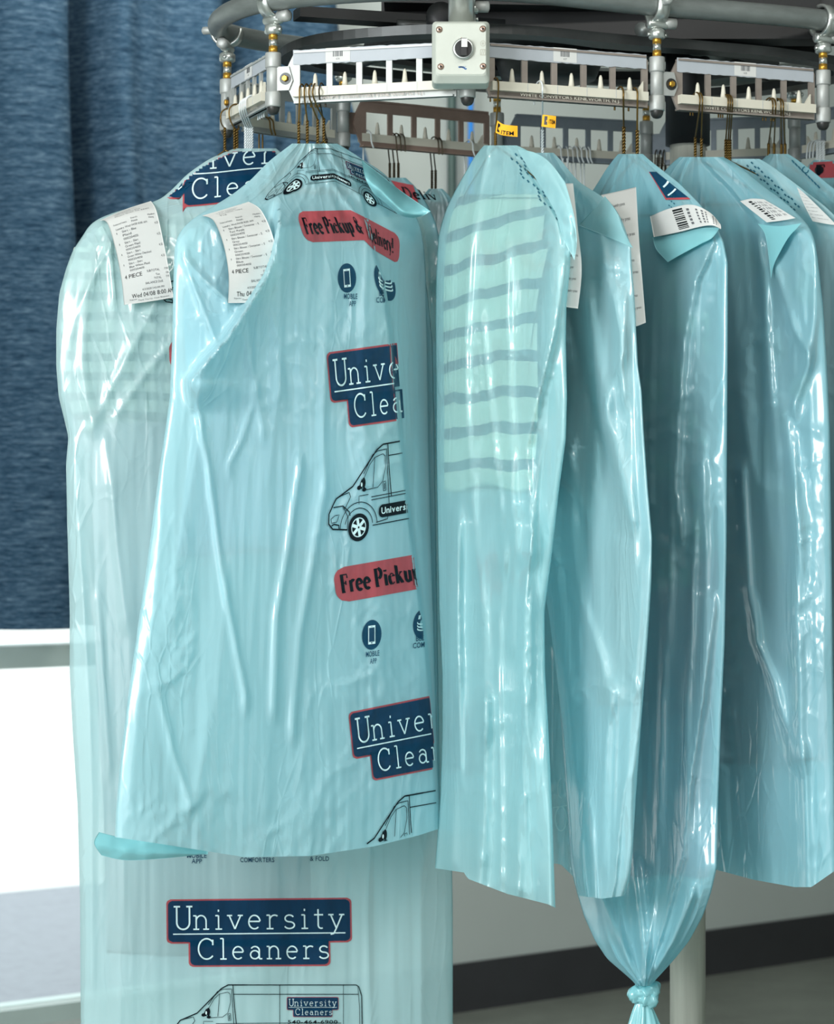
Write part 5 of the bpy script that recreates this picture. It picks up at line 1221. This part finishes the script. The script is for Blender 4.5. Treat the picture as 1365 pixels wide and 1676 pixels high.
bare_hook(('K', 'G'), 602, M['whitewire'], 'white hanger hooked over the brown back link at its left end', None)
bare_hook(('K', 'G'), 768, M['whitewire'], 'white hanger hooked over the brown back link in front of the blue cable', None)
for u in (914, 941, 948, 956, 962): bare_hook(('G', 'H'), u, M['whitewire'], 'white hanger hooked over the grey back link left of the twisted hooks', 'white hooks on the grey back link')
for u in (434, 440): bare_hook(('Z', 'K'), u, M['gold'], 'gold hanger hooked over the back link in front of the curtain', 'gold hooks on the back left link')

# ------------------------------------------------------------------ receipts and tags
def receipt(pts, label, draw=None, hz=1.45):
    o, surf = patch('receipt', pts, M['paper'], None, thick=.0003, n=12)
    meta(o, label, 'receipt', 'paper receipts pinned to the bags')
    if draw:
        P = Print(); draw(P); P.lay('receipt_print', surf, lambda a, b: (a, b), [M['thermal'], M['dark']], o, base=.0005, gap=.0002)
    return o


def T(P, txt, a, b, w, h, m=0, bold=False): P.sans(txt, a, b, h, m, 0, 1.0, bold, width=w)


def long_receipt(last, items, shop):
    def draw(P):
        for k, (tx, a, w) in enumerate(shop): T(P, tx, a, .10 + .035 * k, w, .018)
        T(P, 'Preferred Items', .12, .305, .24, .016); T(P, 'Starch', .44, .285, .13, .016); T(P, 'Finish', .44, .315, .12, .016); T(P, 'Medium', .76, .285, .15, .016); T(P, 'Hang', .77, .312, .10, .016)
        T(P, 'Laundry Wed 04/08 8:00 AM', .14, .347, .58, .016)
        b = .378
        for k, (l1, l2) in enumerate(items):
            T(P, l1, .24, b, .26 if len(l1) < 14 else .55, .017); T(P, '4.25', .86, b - .012, .09, .017); T(P, '1', .13, b, .012, .014)
            T(P, l2, .24, b + .028, .05 + .021 * len(l2), .017); T(P, '000204051', .24, b + .055, .27, .016); b += .085
        T(P, '4 PIECE', .11, .745, .34, .034, 1); T(P, 'SUBTOTAL', .55, .725, .23, .018); T(P, '17.00', .88, .722, .09, .016)
        T(P, 'Tax', .70, .762, .07, .018); T(P, '0.90', .90, .758, .07, .016); T(P, 'TOTAL', .66, .792, .13, .018); T(P, '17.90', .89, .788, .08, .016); T(P, 'BALANCE DUE', .50, .823, .31, .018)
        T(P, '4/3/2020 1:42:09 PM', .42, .868, .40, .016); T(P, last, .22, .925, .78, .040, 1); T(P, 'Reprint', .17, .950, .14, .015); T(P, 'Thank You for Your Business!', .33, .967, .56, .016)
    return draw


receipt(onb(b1, .008, [(163, 361), (204, 343), (247, 329)], [(176, 366, .016), (217, 352, .014), (256, 345, .012)], [(190, 412, .02), (228, 401, .018), (267, 393, .016)], [(199, 460, .022), (237, 451, .022), (277, 445, .022)], [(203, 499, .022), (241, 494, .022), (284, 487, .022)]),
        'white receipt reading Wed 04/08 8:00 AM, on the far left bag',
        long_receipt('Wed 04/08 8:00 AM', [('Shirt - Blue', 'Plaid'), ('Shirt - Shirt', 'Green Plaid'), ('Shirt - Shirt', 'Green White Checked'), ('Shirt - Shirt', 'Blue White Plaid')], [('University Cleaners', .30, .36), ('Lowest Level', .25, .28), ('1700 University Blvd', .24, .44), ('Mount Grant VA 24477', .22, .62)]))
receipt(onb(b2, .006, [(331, 353), (368, 342), (407, 330)], [(350, 362, .012), (388, 352, .010), (428, 345, .006)]) + [[(366, 402, 3.415), (403, 396, 3.432), (447, 388, 3.458)], [(374, 450, 3.412), (411, 446, 3.43), (455, 440, 3.464)], [(373, 496, 3.412), (410, 495, 3.436), (450, 490, 3.464)]],
        'white receipt reading Thu 04/1, half tucked under film on the big front bag',
        long_receipt('Thu 04/10 8:00 AM', [('Shirt Blouse / Sweater - S', 'Tan/ Purple'), ('Shirt Blouse / Sweater - S', 'Gray'), ('Shirt Blouse / Sweater - S', 'Green'), ('Shirt Blouse / Sweater - S', 'Blue')], [('University Cleaners', .30, .36), ('Your address', .22, .38), ('Customer copy', .24, .44), ('Tag', .22, .12)]))


def faint(P):
    for k in range(9): T(P, 'Shirt - Laundry press', .12, .12 + .09 * k, .5 + .2 * (k % 3) / 2, .02)


receipt(onb(b6, -.022, [(905, 300), (922, 300), (938, 300)], [(910, 370), (930, 370), (945, 366)], [(914, 440), (934, 440), (952, 440)], [(912, 500), (930, 503), (946, 505)]), 'white receipt hanging from the flap of the striped shirt bag', faint)
receipt(onb(b8, -.028, [(984, 319), (1012, 313), (1041, 306)], [(1000, 400), (1024, 396), (1046, 392)], [(1012, 470), (1032, 468), (1052, 466)], [(1018, 536), (1038, 535), (1057, 528)]), 'long white receipt on the crumpled bag, left of the barcode receipt', faint)


def barc(P):
    rs = np.random.RandomState(4); y = .14
    while y < .86:
        h = rs.choice([.03, .05, .07]); P.rows(lambda b: (.27, .38), y, y + h, 2, 2, 1, 0); y += h + rs.choice([.03, .05])
    for a, w in ((.42, .03), (.53, .025), (.60, .03), (.66, .02), (.78, .025), (.84, .02)):
        for k in range(5): P.rows(lambda b: (a, a + w), .2 + .13 * k, .28 + .13 * k, 2, 2, 0, 0)


receipt(onb(b9, .028, [(1064, 354), (1096, 341), (1132, 335), (1162, 348), (1179, 367)], [(1067, 371, .004), (1103, 360, .004), (1138, 353, .004), (1164, 358, .002), (1180, 371)], [(1070, 388, .008), (1110, 380, .008), (1146, 371, .006), (1166, 369, .004), (1180, 375)]), 'white receipt with a barcode curling over the knotted bag', barc)
receipt(onb(b10, .040, [(1211, 329), (1230, 325), (1250, 326)], [(1232, 346), (1254, 341), (1276, 341)], [(1255, 364), (1280, 361), (1302, 357)]), 'white receipt lying on the shoulder of the large right bag', barc)
receipt(onb(b11, .034, [(1304, 306), (1309, 310), (1314, 314)], [(1316, 335), (1328, 336), (1338, 337)], [(1330, 362), (1350, 366), (1370, 369)]), 'white receipt on the bag with the dotted seam at the right', faint)


def tag(pts, label, draw):
    o, surf = patch('item_tag', pts, M['orange'], None, thick=.0003, n=8); meta(o, label, 'tag', 'orange paper tags on the hangers'); P = Print(); draw(P); P.lay('tag_print', surf, lambda a, b: (a, b), [M['black']], o, base=.0005, gap=.0002)


tag([[(814, 197, 3.512), (823, 203, 3.508), (835, 205, 3.507), (847, 206, 3.51)], [(812, 208, 3.512), (822, 214, 3.506), (834, 216, 3.506), (847, 215, 3.51)], [(811, 217, 3.512), (821, 221, 3.508), (834, 223, 3.507), (847, 224, 3.51)]], 'orange tag printed 1 ITEM in large letters, on a gold hanger',
    lambda P: (T(P, '1', .10, .76, .12, .60, 0, True), T(P, 'ITEM', .30, .82, .52, .36, 0, True)))
tag([[(888, 187.5, 3.517), (898, 188.5, 3.514), (910, 190, 3.517)], [(887, 198, 3.517), (898, 198.5, 3.513), (909.5, 200, 3.517)], [(886, 207, 3.517), (897, 208.5, 3.514), (909, 210, 3.517)]], 'small orange tag printed 1 ITEM, folded round a white hanger',
    lambda P: (T(P, '1', .22, .76, .20, .62, 0, True), T(P, 'ITEM', .52, .66, .38, .30, 0, True)))
